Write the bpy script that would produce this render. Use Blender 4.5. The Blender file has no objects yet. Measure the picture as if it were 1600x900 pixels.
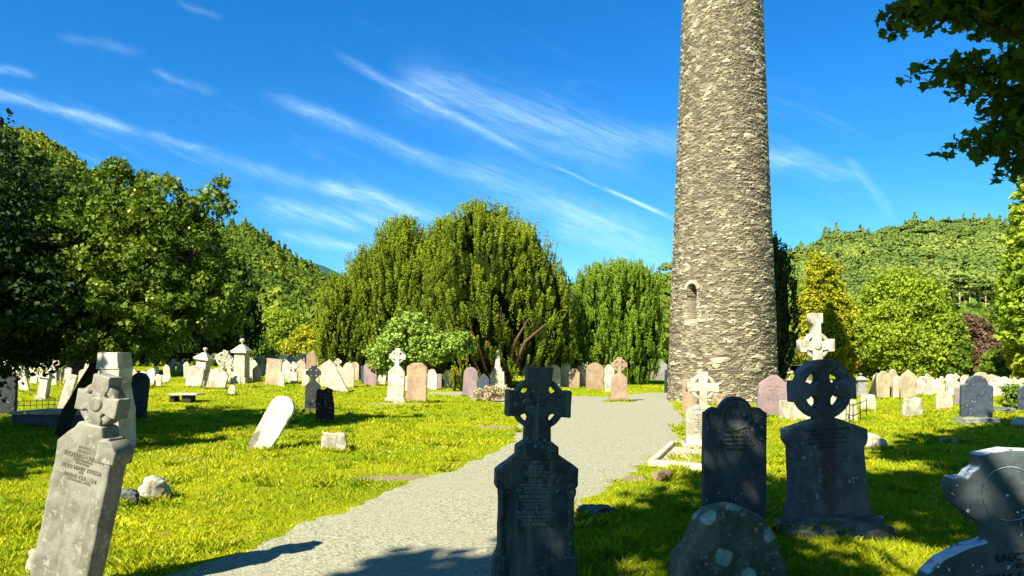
import bpy, math, random
import numpy as np
from mathutils import Vector, Matrix
random.seed(7); rng = np.random.default_rng(11)
R = math.radians
S = bpy.context.scene
COL = S.collection

# ------------------------------------------------------------------ camera, world, sun, exposure
F = 1100.0; HY = 568.0; CH = 1.65
cd = bpy.data.cameras.new('camera'); cam = bpy.data.objects.new('camera', cd); COL.objects.link(cam)
cam.location = (0, 0, CH); cam.rotation_euler = (R(90), 0, 0)
cd.lens = 36 * F / 1600; cd.sensor_width = 36; cd.shift_y = (HY - 450) / 1600
cd.clip_start = 0.05; cd.clip_end = 8000
S.camera = cam
SUN_AZ, SUN_EL = R(33), R(40)
SD = Vector((-math.sin(SUN_AZ) * math.cos(SUN_EL), -math.cos(SUN_AZ) * math.cos(SUN_EL), math.sin(SUN_EL)))  # towards the sun
sl = bpy.data.lights.new('sun', 'SUN'); sl.energy = 5.0; sl.angle = R(0.5); sl.color = (1.0, 0.93, 0.78)
so = bpy.data.objects.new('sun', sl); COL.objects.link(so); so.rotation_euler = SD.to_track_quat('Z', 'Y').to_euler()
S.view_settings.view_transform = 'Standard'; S.view_settings.look = 'None'
S.view_settings.gamma = 1; S.view_settings.exposure = 1.48; S.view_settings.use_curve_mapping = False
S.cycles.max_bounces = 6; S.cycles.transparent_max_bounces = 6; S.cycles.use_denoising = True

class N:
    """tiny node builder"""
    def __init__(s, tree): s.t = tree
    def n(s, typ, **kw):
        nd = s.t.nodes.new(typ)
        for k, v in kw.items():
            if k.startswith('i_'):
                key = k[2:]; key = int(key) if key.isdigit() else key.replace('_', ' ')
                s.put(nd.inputs[key], v)
            else: setattr(nd, k, v)
        return nd
    def put(s, sock, v):
        if isinstance(v, bpy.types.NodeSocket): s.t.links.new(v, sock)
        elif v is not None:
            if sock.type == 'RGBA' and len(v) == 3: v = (*v, 1)
            sock.default_value = v
    def m(s, op, a, b=None, c=None, clamp=False):
        nd = s.t.nodes.new('ShaderNodeMath'); nd.operation = op; nd.use_clamp = clamp
        for i, v in enumerate((a, b, c)):
            if v is not None: s.put(nd.inputs[i], v)
        return nd.outputs[0]
    def mix(s, f, a, b, blend='MIX'):
        nd = s.t.nodes.new('ShaderNodeMix'); nd.data_type = 'RGBA'; nd.blend_type = blend
        s.put(nd.inputs['Factor'], f); s.put(nd.inputs['A'], a); s.put(nd.inputs['B'], b)
        return nd.outputs['Result']
    def ss(s, x, a, b, lo=0.0, hi=1.0):
        nd = s.t.nodes.new('ShaderNodeMapRange'); nd.interpolation_type = 'SMOOTHSTEP'
        s.put(nd.inputs['Value'], x); s.put(nd.inputs['From Min'], a); s.put(nd.inputs['From Max'], b)
        nd.inputs['To Min'].default_value = lo; nd.inputs['To Max'].default_value = hi
        return nd.outputs[0]
    def noise(s, vec, scale, detail=4, rough=0.6, dist=0.0):
        nd = s.n('ShaderNodeTexNoise'); nd.inputs['Scale'].default_value = scale; nd.inputs['Detail'].default_value = detail
        nd.inputs['Roughness'].default_value = rough; nd.inputs['Distortion'].default_value = dist
        if vec is not None: s.t.links.new(vec, nd.inputs['Vector'])
        return nd.outputs['Fac']
    def vor(s, vec, scale, feature='F1', rand=1.0):
        nd = s.n('ShaderNodeTexVoronoi'); nd.feature = feature; nd.inputs['Scale'].default_value = scale
        nd.inputs['Randomness'].default_value = rand
        s.t.links.new(vec, nd.inputs['Vector']); return nd
    def mapping(s, vec, scale=(1, 1, 1), rot=(0, 0, 0)):
        nd = s.n('ShaderNodeMapping'); nd.inputs['Scale'].default_value = scale; nd.inputs['Rotation'].default_value = rot
        s.t.links.new(vec, nd.inputs['Vector']); return nd.outputs[0]

w = bpy.data.worlds.new('World'); S.world = w; w.use_nodes = True
wt = w.node_tree; wt.nodes.clear(); b = N(wt)
sky = b.n('ShaderNodeTexSky', sky_type='NISHITA', sun_disc=False); sky.sun_elevation = SUN_EL
sky.sun_rotation = math.atan2(SD.x, SD.y); sky.altitude = 100; sky.air_density = 1.0; sky.dust_density = 0.3; sky.ozone_density = 4.0
tc = b.n('ShaderNodeTexCoord'); sp = b.n('ShaderNodeSeparateXYZ', i_0=tc.outputs['Generated'])
ysafe = b.m('MAXIMUM', sp.outputs[1], 0.02)
U = b.m('DIVIDE', sp.outputs[0], ysafe); W = b.m('DIVIDE', sp.outputs[2], ysafe)
def px2(px, py): return ((px - 800) / F, (HY - py) / F)
nv = b.n('ShaderNodeCombineXYZ', i_0=U, i_1=W).outputs[0]
warp = b.noise(nv, 9, 4, 0.6); warp2 = b.m('MULTIPLY', b.m('SUBTRACT', warp, 0.5), 0.045)
tot = None
STREAKS = [((520, 82), (860, 262), 7, .55, .25), ((600, 120), (1010, 250), 44, .42, 1), ((408, 145), (780, 292), 13, .55, .7),
           ((700, 255), (1060, 400), 30, .42, 1), ((814, 236), (1075, 352), 3.4, 1.5, .15), ((-60, 130), (235, 213), 9, .65, .6),
           ((490, 285), (700, 345), 13, .8, .8), ((400, 318), (640, 352), 16, .5, 1), ((430, 362), (580, 388), 11, .5, .8),
           ((1322, 250), (1400, 345), 10, .42, .6), ((-60, 88), (60, 120), 7, .45, 1), ((235, 205), (330, 238), 8, .35, 1),
           ((1180, 235), (1360, 280), 16, .3, 1), ((860, 340), (1070, 420), 36, .42, 1), ((280, 0), (350, 34), 6, .2, 1),
           ((90, 55), (230, 85), 9, .12, 1), ((240, 108), (345, 145), 7, .2, 1), ((300, 240), (520, 300), 14, .25, 1), ((900, 200), (1300, 260), 24, .3, 1)]
for (p0, p1, wd, amt, rag) in STREAKS:
    a0 = px2(*p0); a1 = px2(*p1); L = math.hypot(a1[0] - a0[0], a1[1] - a0[1]); cx, sx = (a1[0] - a0[0]) / L, (a1[1] - a0[1]) / L
    du = b.m('SUBTRACT', U, a0[0]); dw = b.m('SUBTRACT', W, a0[1])
    t = b.m('ADD', b.m('MULTIPLY', du, cx), b.m('MULTIPLY', dw, sx))
    q = b.m('SUBTRACT', b.m('MULTIPLY', dw, cx), b.m('MULTIPLY', du, sx))
    q = b.m('ADD', q, b.m('MULTIPLY', warp2, rag * 0.9 + .02))
    cv = b.n('ShaderNodeCombineXYZ', i_0=b.m('MULTIPLY', t, 7.0), i_1=b.m('MULTIPLY', q, 40.0), i_2=p0[0] * .37).outputs[0]
    nz = b.noise(cv, 1.0, 5, 0.65, 0.6)
    g = b.m('DIVIDE', q, wd * .85 / F); g = b.m('EXPONENT', b.m('MULTIPLY', b.m('MULTIPLY', g, g), -1.0))
    ends = b.m('MULTIPLY', b.ss(t, -.01, L * .18), b.ss(t, L * .72, L * 1.05, 1, 0))
    d = b.m('MULTIPLY', b.m('MULTIPLY', g, ends), b.m('MULTIPLY', b.ss(nz, .5 - .28 * rag - .12, .72), amt))
    tot = d if tot is None else b.m('ADD', tot, d)
base = b.n('ShaderNodeHueSaturation', i_Color=sky.outputs[0], i_Saturation=1.34, i_Hue=0.497, i_Value=1.04).outputs[0]
base = b.mix(1.0, base, (0.62, 1.0, 1.18), 'MULTIPLY')
rc = b.n('ShaderNodeCombineXYZ', i_0=b.m('ADD', b.m('MULTIPLY', U, 2.2 * .9), b.m('MULTIPLY', W, -2.2 * .43)), i_1=b.m('ADD', b.m('MULTIPLY', W, 13 * .9), b.m('MULTIPLY', U, 13 * .40)), i_2=3.3).outputs[0]
wis = b.noise(rc, 1.6, 9, .68, 1.1); msk = b.noise(nv, 2.6, 2, .5)
wis = b.m('MULTIPLY', b.ss(wis, .50, .80), b.m('MULTIPLY', b.ss(msk, .40, .62), b.ss(W, .52, .30, .15, .75)))
lowh = b.m('MULTIPLY', b.ss(W, .30, .05, 0, .22), b.ss(b.noise(rc, .9, 6, .6, .5), .35, .7))
tot = b.m('ADD', b.m('ADD', tot, b.m('MULTIPLY', wis, .32)), lowh)
fib = b.noise(b.mapping(rc, (2.0, 3.2, 1)), 2.0, 8, .72, .8); tot = b.m('MULTIPLY', tot, b.ss(fib, .28, .66, .35, 1.15))
tot = b.m('MULTIPLY', b.m('MINIMUM', tot, 0.9), 0.75)
skc = b.mix(tot, base, (5.2, 7.6, 9.6))
bg = b.n('ShaderNodeBackground', i_Color=skc, i_Strength=0.061)
wo = b.n('ShaderNodeOutputWorld'); wt.links.new(bg.outputs[0], wo.inputs[0])

# ------------------------------------------------------------------ helpers
def tag(o, label=None, cat=None, group=None, kind=None):
    if label: o['label'] = label
    if cat: o['category'] = cat
    if group: o['group'] = group
    if kind: o['kind'] = kind
    return o
def empty(name, loc=(0, 0, 0), label=None, cat=None, group=None):
    o = bpy.data.objects.new(name, None); COL.objects.link(o); o.location = loc; o.empty_display_size = .2
    return tag(o, label, cat, group)
def mesh_np(name, V, Fc, mat, parent=None, smooth=False, attrs=None, mats=None, mi=None):
    """V (n,3); Fc int array (m,k) or list of such"""
    Fl = Fc if isinstance(Fc, list) else [Fc]
    me = bpy.data.meshes.new(name); V = np.asarray(V, dtype=np.float32)
    me.vertices.add(len(V)); me.vertices.foreach_set('co', V.ravel())
    loops = np.concatenate([f.ravel() for f in Fl]).astype(np.int32)
    cnt = np.concatenate([np.full(len(f), f.shape[1], dtype=np.int32) for f in Fl])
    st = np.zeros(len(cnt), dtype=np.int32); st[1:] = np.cumsum(cnt)[:-1]
    me.loops.add(len(loops)); me.loops.foreach_set('vertex_index', loops)
    me.polygons.add(len(cnt)); me.polygons.foreach_set('loop_start', st); me.polygons.foreach_set('loop_total', cnt)
    if smooth: me.polygons.foreach_set('use_smooth', np.ones(len(cnt), dtype=bool))
    me.update(calc_edges=True)
    for k, (dom, arr) in (attrs or {}).items():
        at = me.attributes.new(k, 'FLOAT', dom); at.data.foreach_set('value', np.asarray(arr, dtype=np.float32))
    me.materials.append(mat)
    o = bpy.data.objects.new(name, me); COL.objects.link(o); o.parent = parent
    return o
def _hash(ix, iy, iz, seed):
    h = (ix.astype(np.int64) * 374761393 + iy.astype(np.int64) * 668265263 + iz.astype(np.int64) * 1274126177 + seed * 974634777) & 0xFFFFFFFF
    h = ((h ^ (h >> 13)) * 1103515245) & 0xFFFFFFFF; h = h ^ (h >> 16)
    h = (h * 2246822519) & 0xFFFFFFFF; h = h ^ (h >> 13)
    return (h & 0xFFFFFF) / float(0x1000000)
def vnoise(x, y, z=None, seed=0):
    x = np.asarray(x, float); y = np.asarray(y, float); z = np.zeros_like(x) if z is None else np.asarray(z, float)
    ix, iy, iz = np.floor(x), np.floor(y), np.floor(z); fx, fy, fz = x - ix, y - iy, z - iz
    fx, fy, fz = [f * f * (3 - 2 * f) for f in (fx, fy, fz)]
    r = 0
    for dx in (0, 1):
        for dy in (0, 1):
            for dz in (0, 1):
                r = r + _hash(ix + dx, iy + dy, iz + dz, seed) * (fx if dx else 1 - fx) * (fy if dy else 1 - fy) * (fz if dz else 1 - fz)
    return r
def fbm(x, y, z=None, oct=3, seed=0):
    s = 0; a = 1; t = 0; k = 1.0
    z = np.zeros_like(np.asarray(x, float)) if z is None else z
    for i in range(oct):
        s = s + a * vnoise(x * k, y * k, z * k, seed + i * 17); t += a; a *= .5; k *= 2.03
    return s / t
def sstep(x, a, b_):
    t = np.clip((x - a) / (b_ - a), 0, 1); return t * t * (3 - 2 * t)

# ------------------------------------------------------------------ terrain and path layout
def flat_at(px, py): D = CH * F / (py - HY); return ((px - 800) / F * D, D)
PATH = [flat_at(*p) for p in [(150, 935), (250, 897), (330, 874), (405, 848), (500, 812), (570, 783), (640, 757), (705, 735), (760, 712), (800, 690), (812, 668),
        (815, 650), (800, 636), (775, 627), (735, 621), (720, 619), (670, 616), (670, 614), (720, 612.5), (800, 613.5), (870, 614.5), (880, 618.5), (955, 620), (985, 616.5),
        (1010, 614), (1050, 613), (1060, 616), (1046, 626), (1056, 640), (1070, 655), (1052, 668), (1068, 688), (1040, 703), (1012, 722), (985, 742), (930, 772), (893, 797), (850, 838), (826, 870), (790, 905)]]
PATH += [(-0.2, 4.6), (-0.5, 3), (-1.0, 0), (-2, -12), (-5, -12), (-4.2, 0), (-3.5, 3.6)]
PATH = np.array(PATH)
def poly_sdf(x, y, P):
    x = np.asarray(x, float); y = np.asarray(y, float)
    d2 = np.full(x.shape, 1e9); ins = np.zeros(x.shape, bool)
    for i in range(len(P)):
        ax, ay = P[i]; bx, by = P[(i + 1) % len(P)]
        ex, ey = bx - ax, by - ay; wx, wy = x - ax, y - ay
        t = np.clip((wx * ex + wy * ey) / (ex * ex + ey * ey), 0, 1)
        d2 = np.minimum(d2, (wx - ex * t) ** 2 + (wy - ey * t) ** 2)
        c = ((ay <= y) & (by > y)) | ((by <= y) & (ay > y))
        xi = ax + (y - ay) / (by - ay if by != ay else 1e-9) * ex
        ins ^= c & (x < xi)
    d = np.sqrt(d2); return np.where(ins, -d, d)
ISL = flat_at(967, 627)
def path_sdf(x, y):
    d = poly_sdf(x, y, PATH) + (fbm(x * 2.2, y * 2.2, oct=3, seed=5) - .5) * .42 + (fbm(x * 9, y * 9, oct=2, seed=6) - .5) * .07
    r = np.hypot((x - ISL[0]) / 1.0, (y - ISL[1]) / 1.25) - .75
    return np.maximum(d, -r)
def T0(x, y, d):
    x = np.asarray(x, float); y = np.asarray(y, float)
    z = 1.0 * sstep(y, 24, 62) * sstep(-x, 1, 16) + .25 * sstep(y, 45, 90)
    m = sstep(d, .05, 1.6)
    z = z + m * ((fbm(x * .22, y * .22, oct=3, seed=2) - .42) * .22 + (fbm(x * .8, y * .8, oct=3, seed=3) - .5) * .17)
    z = z + .16 * sstep(-(np.hypot(x - ISL[0], (y - ISL[1]) / 1.2) - .8), 0, .7)
    return z
def T(x, y):
    x = np.atleast_1d(np.asarray(x, float)); y = np.atleast_1d(np.asarray(y, float)); return T0(x, y, path_sdf(x, y))
def tz(x, y): return float(T(x, y)[0])
def at(px, py):
    """pixel of a thing's foot -> the point where it stands on the ground"""
    D = np.geomspace(2.5, 160, 700); x = (px - 800) / F * D; z = CH + (HY - py) / F * D
    g = T(x, D) - z; i = int(np.argmax(g > 0)) if (g > 0).any() else len(D) - 1
    return Vector((x[i], D[i], T(x[i], D[i])[0]))
NX = np.unique(np.concatenate([-np.geomspace(13, 3200, 50)[::-1], np.arange(-13, 15, .14), np.geomspace(15, 3200, 50)]))
NY = np.unique(np.concatenate([np.linspace(-60, 2.5, 40), np.arange(2.5, 20, .13), np.arange(20, 42, .22), np.geomspace(42, 4000, 90)]))
def grid_mesh(xs, ys):
    X, Y = np.meshgrid(xs, ys); nx, ny = len(xs), len(ys)
    i = np.arange(nx * ny).reshape(ny, nx)
    return X.ravel(), Y.ravel(), np.stack([i[:-1, :-1].ravel(), i[:-1, 1:].ravel(), i[1:, 1:].ravel(), i[1:, :-1].ravel()], 1)

# ------------------------------------------------------------------ materials
def new_mat(name):
    m = bpy.data.materials.new(name); m.use_nodes = True; m.node_tree.nodes.clear(); return m, N(m.node_tree)
def finish(m, b, shader):
    o = b.n('ShaderNodeOutputMaterial'); m.node_tree.links.new(shader, o.inputs[0]); return m
def principled(b, col, rough=.9, bump=None, bstr=.5, bdist=.01, spec=.3):
    p = b.n('ShaderNodeBsdfPrincipled'); b.put(p.inputs['Base Color'], col); b.put(p.inputs['Roughness'], rough)
    p.inputs['Specular IOR Level'].default_value = spec
    if bump is not None:
        bp = b.n('ShaderNodeBump', i_Height=bump); bp.inputs['Strength'].default_value = bstr; bp.inputs['Distance'].default_value = bdist
        b.t.links.new(bp.outputs[0], p.inputs['Normal'])
    return p.outputs[0]
def leaf_mat(name, c1, c2, c3=None, trans=.35, rough=.5, spec=.25, cl=1.2, tint=(1.25, 1.3, .5)):
    """foliage: colour varies leaf by leaf (attribute rnd) and over clumps"""
    m, b = new_mat(name)
    at_ = b.n('ShaderNodeAttribute', attribute_name='rnd').outputs['Fac']
    geo = b.n('ShaderNodeNewGeometry').outputs['Position']
    nz = b.noise(geo, cl, 3, .6)
    f = b.m('ADD', b.m('MULTIPLY', at_, .55), b.m('MULTIPLY', b.ss(nz, .3, .7), .45))
    col = b.mix(f, c1, c2)
    if c3: col = b.mix(b.ss(at_, .86, .98), col, c3)
    p = b.n('ShaderNodeBsdfPrincipled'); b.put(p.inputs['Base Color'], col); p.inputs['Roughness'].default_value = max(.6, rough)
    p.inputs['Specular IOR Level'].default_value = spec * .5
    tr = b.n('ShaderNodeBsdfTranslucent', i_Color=b.mix(1.0, col, tint, 'MULTIPLY'))
    mx = b.n('ShaderNodeMixShader', i_0=trans, i_1=p.outputs[0], i_2=tr.outputs[0])
    return finish(m, b, mx.outputs[0])
def stone_mat(name, base, dark, lichen=(.55, .56, .5), amt=.35, streak=.3, streak_col=None, lichen_sheen=.4, spots=0.0, moss=0.0, scale=1.0, rough=.85, world=False, patch=None, blotch=None):
    m, b = new_mat(name)
    tc = b.n('ShaderNodeTexCoord'); oi = b.n('ShaderNodeObjectInfo')
    off = b.m('MULTIPLY', oi.outputs['Random'], 37.0)
    v = b.n('ShaderNodeVectorMath', operation='ADD', i_0=tc.outputs['Object'], i_1=b.n('ShaderNodeCombineXYZ', i_0=off, i_1=off, i_2=off).outputs[0]).outputs[0]
    big = b.noise(v, 2.2 * scale, 5, .65, .4); mid = b.noise(v, 9 * scale, 6, .7); fine = b.noise(v, 60 * scale, 4, .7)
    stv = b.mapping(v, (11, 11, .9)); st = b.noise(stv, 1.3, 4, .6, .3)
    col = b.mix(b.ss(big, .38, .62), base, dark)
    col = b.mix(b.m('MULTIPLY', b.ss(st, .5, .72), streak), col, streak_col or dark)
    col = b.mix(b.m('MULTIPLY', b.ss(b.m('ADD', mid, b.m('MULTIPLY', b.m('SUBTRACT', big, .5), .5)), .56, .66), amt), col, lichen)
    if spots:
        wv_ = b.n('ShaderNodeVectorMath', operation='ADD', i_0=v, i_1=b.n('ShaderNodeCombineXYZ', i_0=b.m('MULTIPLY', mid, .09), i_1=b.m('MULTIPLY', fine, .03), i_2=b.m('MULTIPLY', b.noise(v, 22 * scale, 4, .8), .07)).outputs[0]).outputs[0]; vd = b.vor(wv_, 24 * scale); sz = b.n('ShaderNodeSeparateColor', i_0=vd.outputs['Color']).outputs[0]
        sp_ = b.m('MULTIPLY', b.m('LESS_THAN', b.m('ADD', vd.outputs['Distance'], b.m('MULTIPLY', b.m('SUBTRACT', mid, .5), .9)), b.m('MULTIPLY', sz, .40)), b.m('GREATER_THAN', b.m('ADD', sz, b.m('MULTIPLY', b.m('SUBTRACT', big, .5), 1.2)), 1 - spots))
        col = b.mix(sp_, col, tuple(min(1, c * 1.15) for c in lichen))
    if patch:   # a few large lichen plates with ragged outlines: (scale, threshold, colour)
        vp = b.vor(v, patch[0]); cc = b.n('ShaderNodeSeparateColor', i_0=vp.outputs['Color']).outputs[1]
        wv = b.m('ADD', vp.outputs['Distance'], b.m('MULTIPLY', b.m('SUBTRACT', mid, .5), .6))
        col = b.mix(b.m('MULTIPLY', b.ss(wv, .36, .33), b.m('GREATER_THAN', cc, patch[1])), col, patch[2])
    if blotch:  # one ragged patch of another colour on the face: (x, z, rx, rz, colour)
        sx = b.n('ShaderNodeSeparateXYZ', i_0=tc.outputs['Object'])
        ex = b.m('DIVIDE', b.m('SUBTRACT', sx.outputs[0], blotch[0]), blotch[2]); ez = b.m('DIVIDE', b.m('SUBTRACT', sx.outputs[2], blotch[1]), blotch[3])
        rr = b.m('ADD', b.m('ADD', b.m('MULTIPLY', ex, ex), b.m('MULTIPLY', ez, ez)), b.m('MULTIPLY', b.m('SUBTRACT', mid, .5), 1.6))
        col = b.mix(b.ss(rr, 1.1, .25, 0, .8), col, blotch[4])
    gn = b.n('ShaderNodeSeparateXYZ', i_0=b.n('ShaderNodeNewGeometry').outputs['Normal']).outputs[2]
    if lichen_sheen: col = b.mix(b.m('MULTIPLY', b.m('MULTIPLY', b.ss(gn, .3, .75), b.ss(mid, .36, .5)), lichen_sheen), col, lichen)  # pale tops: lichen plus sky-lit edge highlights painted into the colour
    if moss: col = b.mix(b.m('MULTIPLY', b.ss(b.m('ADD', big, b.m('MULTIPLY', gn, .2)), .5, .62), moss), col, (.05, .07, .015))
    col = b.mix(b.m('MULTIPLY', b.ss(fine, .4, .7), .35), col, b.mix(1.0, col, (.45, .45, .45), 'MULTIPLY'))
    h = b.m('ADD', b.m('MULTIPLY', mid, .7), b.m('MULTIPLY', fine, .35))
    return finish(m, b, principled(b, col, rough, h, .55, .012 / scale ** .3))
M = {}
M['white'] = stone_mat('pale_limestone', (.52, .49, .39), (.27, .24, .165), (.62, .60, .50), .4, .35, lichen_sheen=.2)
M['cream'] = stone_mat('cream_sandstone', (.50, .45, .32), (.33, .28, .19), (.6, .58, .44), .35, .35, lichen_sheen=.2)
M['tan'] = stone_mat('tan_sandstone', (.40, .33, .20), (.27, .21, .13), (.52, .48, .32), .3, .4, lichen_sheen=.2)
M['brown'] = stone_mat('brown_sandstone', (.34, .235, .14), (.23, .155, .10), (.44, .36, .24), .25, .3, lichen_sheen=.15)
M['pink'] = stone_mat('purple_slate', (.26, .185, .175), (.19, .135, .135), (.36, .3, .27), .2, .3, lichen_sheen=.15)
M['grey'] = stone_mat('grey_granite', (.26, .26, .23), (.16, .16, .15), (.46, .46, .4), .4, .35, lichen_sheen=.2)
M['dark'] = stone_mat('dark_slate', (.030, .036, .034), (.014, .019, .02), (.17, .2, .2), .25, .4, lichen_sheen=.5, spots=.05)
M['darkblue'] = stone_mat('blue_black_slate', (.045, .064, .082), (.028, .038, .050), (.2, .23, .24), .12, .3, lichen_sheen=.5, spots=.03)
M['darkbrown'] = stone_mat('blackened_sandstone', (.035, .024, .015), (.012, .009, .007), (.35, .33, .28), .12, .2, lichen_sheen=.3, spots=.06)
M['rock'] = stone_mat('field_stone', (.45, .42, .33), (.25, .22, .15), (.62, .6, .52), .5, .1, lichen_sheen=.2, moss=.2, scale=1.3)
M['darkrock'] = stone_mat('mossy_rock', (.06, .065, .055), (.02, .022, .02), (.3, .32, .3), .25, 0, lichen_sheen=.4, moss=.4, scale=1.5)
M['hero_left'] = stone_mat('weathered_left_stone', (.225, .215, .165), (.12, .112, .078), (.38, .37, .29), .55, .55, (.25, .225, .165), lichen_sheen=.35, scale=1.4)
M['hero_mid'] = stone_mat('slate_with_green_bloom', (.062, .078, .066), (.022, .030, .030), (.10, .135, .135), .45, .75, (.12, .14, .11), lichen_sheen=.95, spots=.02, scale=1.3)
M['hero_head'] = stone_mat('blue_slate_headstone', (.060, .070, .076), (.034, .041, .046), (.12, .15, .17), .15, .45, (.085, .09, .095), lichen_sheen=.5, spots=.02, blotch=(-.02, .86, .11, .24, (.20, .19, .12)))  # pale blotch is a patch of sunlight painted onto the slab
M['hero_cross'] = stone_mat('blue_slate_with_rust_streak', (.095, .110, .124), (.052, .062, .074), (.17, .21, .25), .3, .4, (.14, .155, .165), lichen_sheen=.85, spots=.025, blotch=(.0, 1.0, .12, 1.0, (.055, .034, .040)))
M['hero_maria'] = stone_mat('grey_slate_white_spots', (.075, .098, .098), (.042, .054, .052), (.55, .63, .70), .05, .3, lichen_sheen=.9, spots=.045, scale=2.0)
M['hero_lichen'] = stone_mat('lichened_boulder_slab', (.15, .145, .10), (.06, .066, .046), (.2, .22, .17), .6, .1, lichen_sheen=.3, spots=.22, moss=.35, scale=1.2, patch=(5.5, .5, (.32, .40, .36)))
m_, b = new_mat('letter_dark'); M['letter'] = finish(m_, b, principled(b, (.012, .014, .016), .9))
m_, b = new_mat('letter_worn'); M['letter_worn'] = finish(m_, b, principled(b, (.13, .11, .08), .9))
m_, b = new_mat('letter_bloom'); M['letter_bloom'] = finish(m_, b, principled(b, (.016, .020, .022), .8))
m_, b = new_mat('letter_grey'); M['letter_grey'] = finish(m_, b, principled(b, (.15, .18, .17), .9))
m_, b = new_mat('iron'); M['iron'] = finish(m_, b, principled(b, (.02, .017, .014), .7))
def bark(name, c1, c2):
    m, b = new_mat(name); tc = b.n('ShaderNodeTexCoord'); v = b.mapping(tc.outputs['Object'], (9, 9, 2.2)); nz = b.noise(v, 2.5, 5, .7, .5)
    return finish(m, b, principled(b, b.mix(b.ss(nz, .35, .65), c1, c2), .95, nz, .8, .03))
M['bark'] = bark('bark_dark', (.05, .038, .026), (.018, .014, .010))
M['bark_yew'] = bark('bark_yew', (.16, .09, .055), (.06, .035, .022))
M['bark_pine'] = bark('bark_pine', (.42, .32, .22), (.25, .18, .12))

# ground
m_, b = new_mat('meadow_ground'); pos = b.n('ShaderNodeNewGeometry').outputs['Position']
n1 = b.noise(pos, .35, 4, .6); n2 = b.noise(pos, 2.6, 5, .65); n3 = b.noise(pos, 26, 4, .75)
col = b.mix(b.ss(n1, .35, .65), (.17, .23, .007), (.34, .34, .010))
col = b.mix(b.ss(n2, .54, .72), col, (.31, .27, .035)); col = b.mix(b.ss(n3, .45, .75, 0, .6), col, (.06, .10, .006))
col = b.mix(b.n('ShaderNodeAttribute', attribute_name='bare').outputs['Fac'], col, b.mix(n3, (.16, .12, .07), (.40, .33, .21)))
M['ground'] = finish(m_, b, principled(b, col, 1, n3, .9, .05, 0))
m_, b = new_mat('gravel_path'); pos = b.n('ShaderNodeNewGeometry').outputs['Position']
g1 = b.vor(pos, 52); gc = b.n('ShaderNodeSeparateColor', i_0=g1.outputs['Color']).outputs[0]; n1 = b.noise(pos, .7, 4, .6); n2 = b.noise(pos, 7, 4, .7); nf = b.noise(pos, 90, 3, .8)
g2 = b.vor(pos, 26); gc2 = b.n('ShaderNodeSeparateColor', i_0=g2.outputs['Color']).outputs[1]
col = b.mix(gc, (.085, .088, .058), (.43, .42, .275)); col = b.mix(b.ss(gc2, .1, .9, 0, .5), col, (.34, .33, .21)); col = b.mix(b.ss(n1, .38, .62, 0, .6), col, (.28, .27, .17)); col = b.mix(b.ss(n2, .55, .75, 0, .35), col, (.38, .36, .24))
col = b.mix(b.ss(nf, .5, .7, 0, .5), col, (.09, .10, .09))
M['gravel'] = finish(m_, b, principled(b, col, .95, b.m('ADD', g1.outputs['Distance'], g2.outputs['Distance']), .5, .012, .15))
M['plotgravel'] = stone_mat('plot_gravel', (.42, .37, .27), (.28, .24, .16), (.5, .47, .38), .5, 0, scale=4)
M['grass'] = leaf_mat('grass_blades', (.13, .23, .006), (.45, .45, .010), (.60, .50, .10), .34, .6, .2, 2.2, (1.15, 1.15, .4))

BARE = [(flat_at(615, 746), .62, .30), (flat_at(775, 668), .5, .4), (flat_at(700, 700), .35, .2), (flat_at(990, 748), .4, .25), (flat_at(1015, 618), 2.2, .7), (flat_at(300, 720), .3, .2), (flat_at(590, 634), 1.6, .5)]
def bare(x, y):
    v = np.zeros(np.shape(x)); nn = (fbm(np.asarray(x) * 4, np.asarray(y) * 4, oct=3, seed=90) - .5) * 1.6
    for (c, a_, b_) in BARE: v = np.maximum(v, 1 - sstep(((x - c[0]) / a_) ** 2 + ((y - c[1]) / b_) ** 2 + nn, .5, 1.2))
    return v
X, Y, Q = grid_mesh(NX, NY); d = path_sdf(X, Y)
Z = T0(X, Y, d) - .03 * sstep(-d, 0, .12)
o = mesh_np('ground', np.stack([X, Y, Z], 1), Q, M['ground'], smooth=True, attrs={'bare': ('POINT', bare(X, Y))}); tag(o, kind='structure', label='bumpy graveyard lawn of bright green grass')
xs = np.arange(-8, 12, .09); ys = np.concatenate([np.arange(-12, 2.5, .5), np.arange(2.5, 20, .09), np.arange(20, 42, .16)])
xs = np.concatenate([np.arange(-17, -8, .4), xs]); X, Y, Q = grid_mesh(xs, ys); d = path_sdf(X, Y)
keep = (d[Q].min(1) < .03)
ug, inv = np.unique(Q[keep], return_inverse=True); X, Y, d = X[ug], Y[ug], d[ug]
Zp = T0(X, Y, d) + .006 + (fbm(X * 9, Y * 9, oct=2, seed=8) - .5) * .012 - .02 * sstep(d, -.05, .06)
o = mesh_np('path', np.stack([X, Y, Zp], 1), inv.reshape(-1, 4), M['gravel'], smooth=True); tag(o, kind='structure', label='pale gravel path curving between the graves to the tower')

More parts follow.
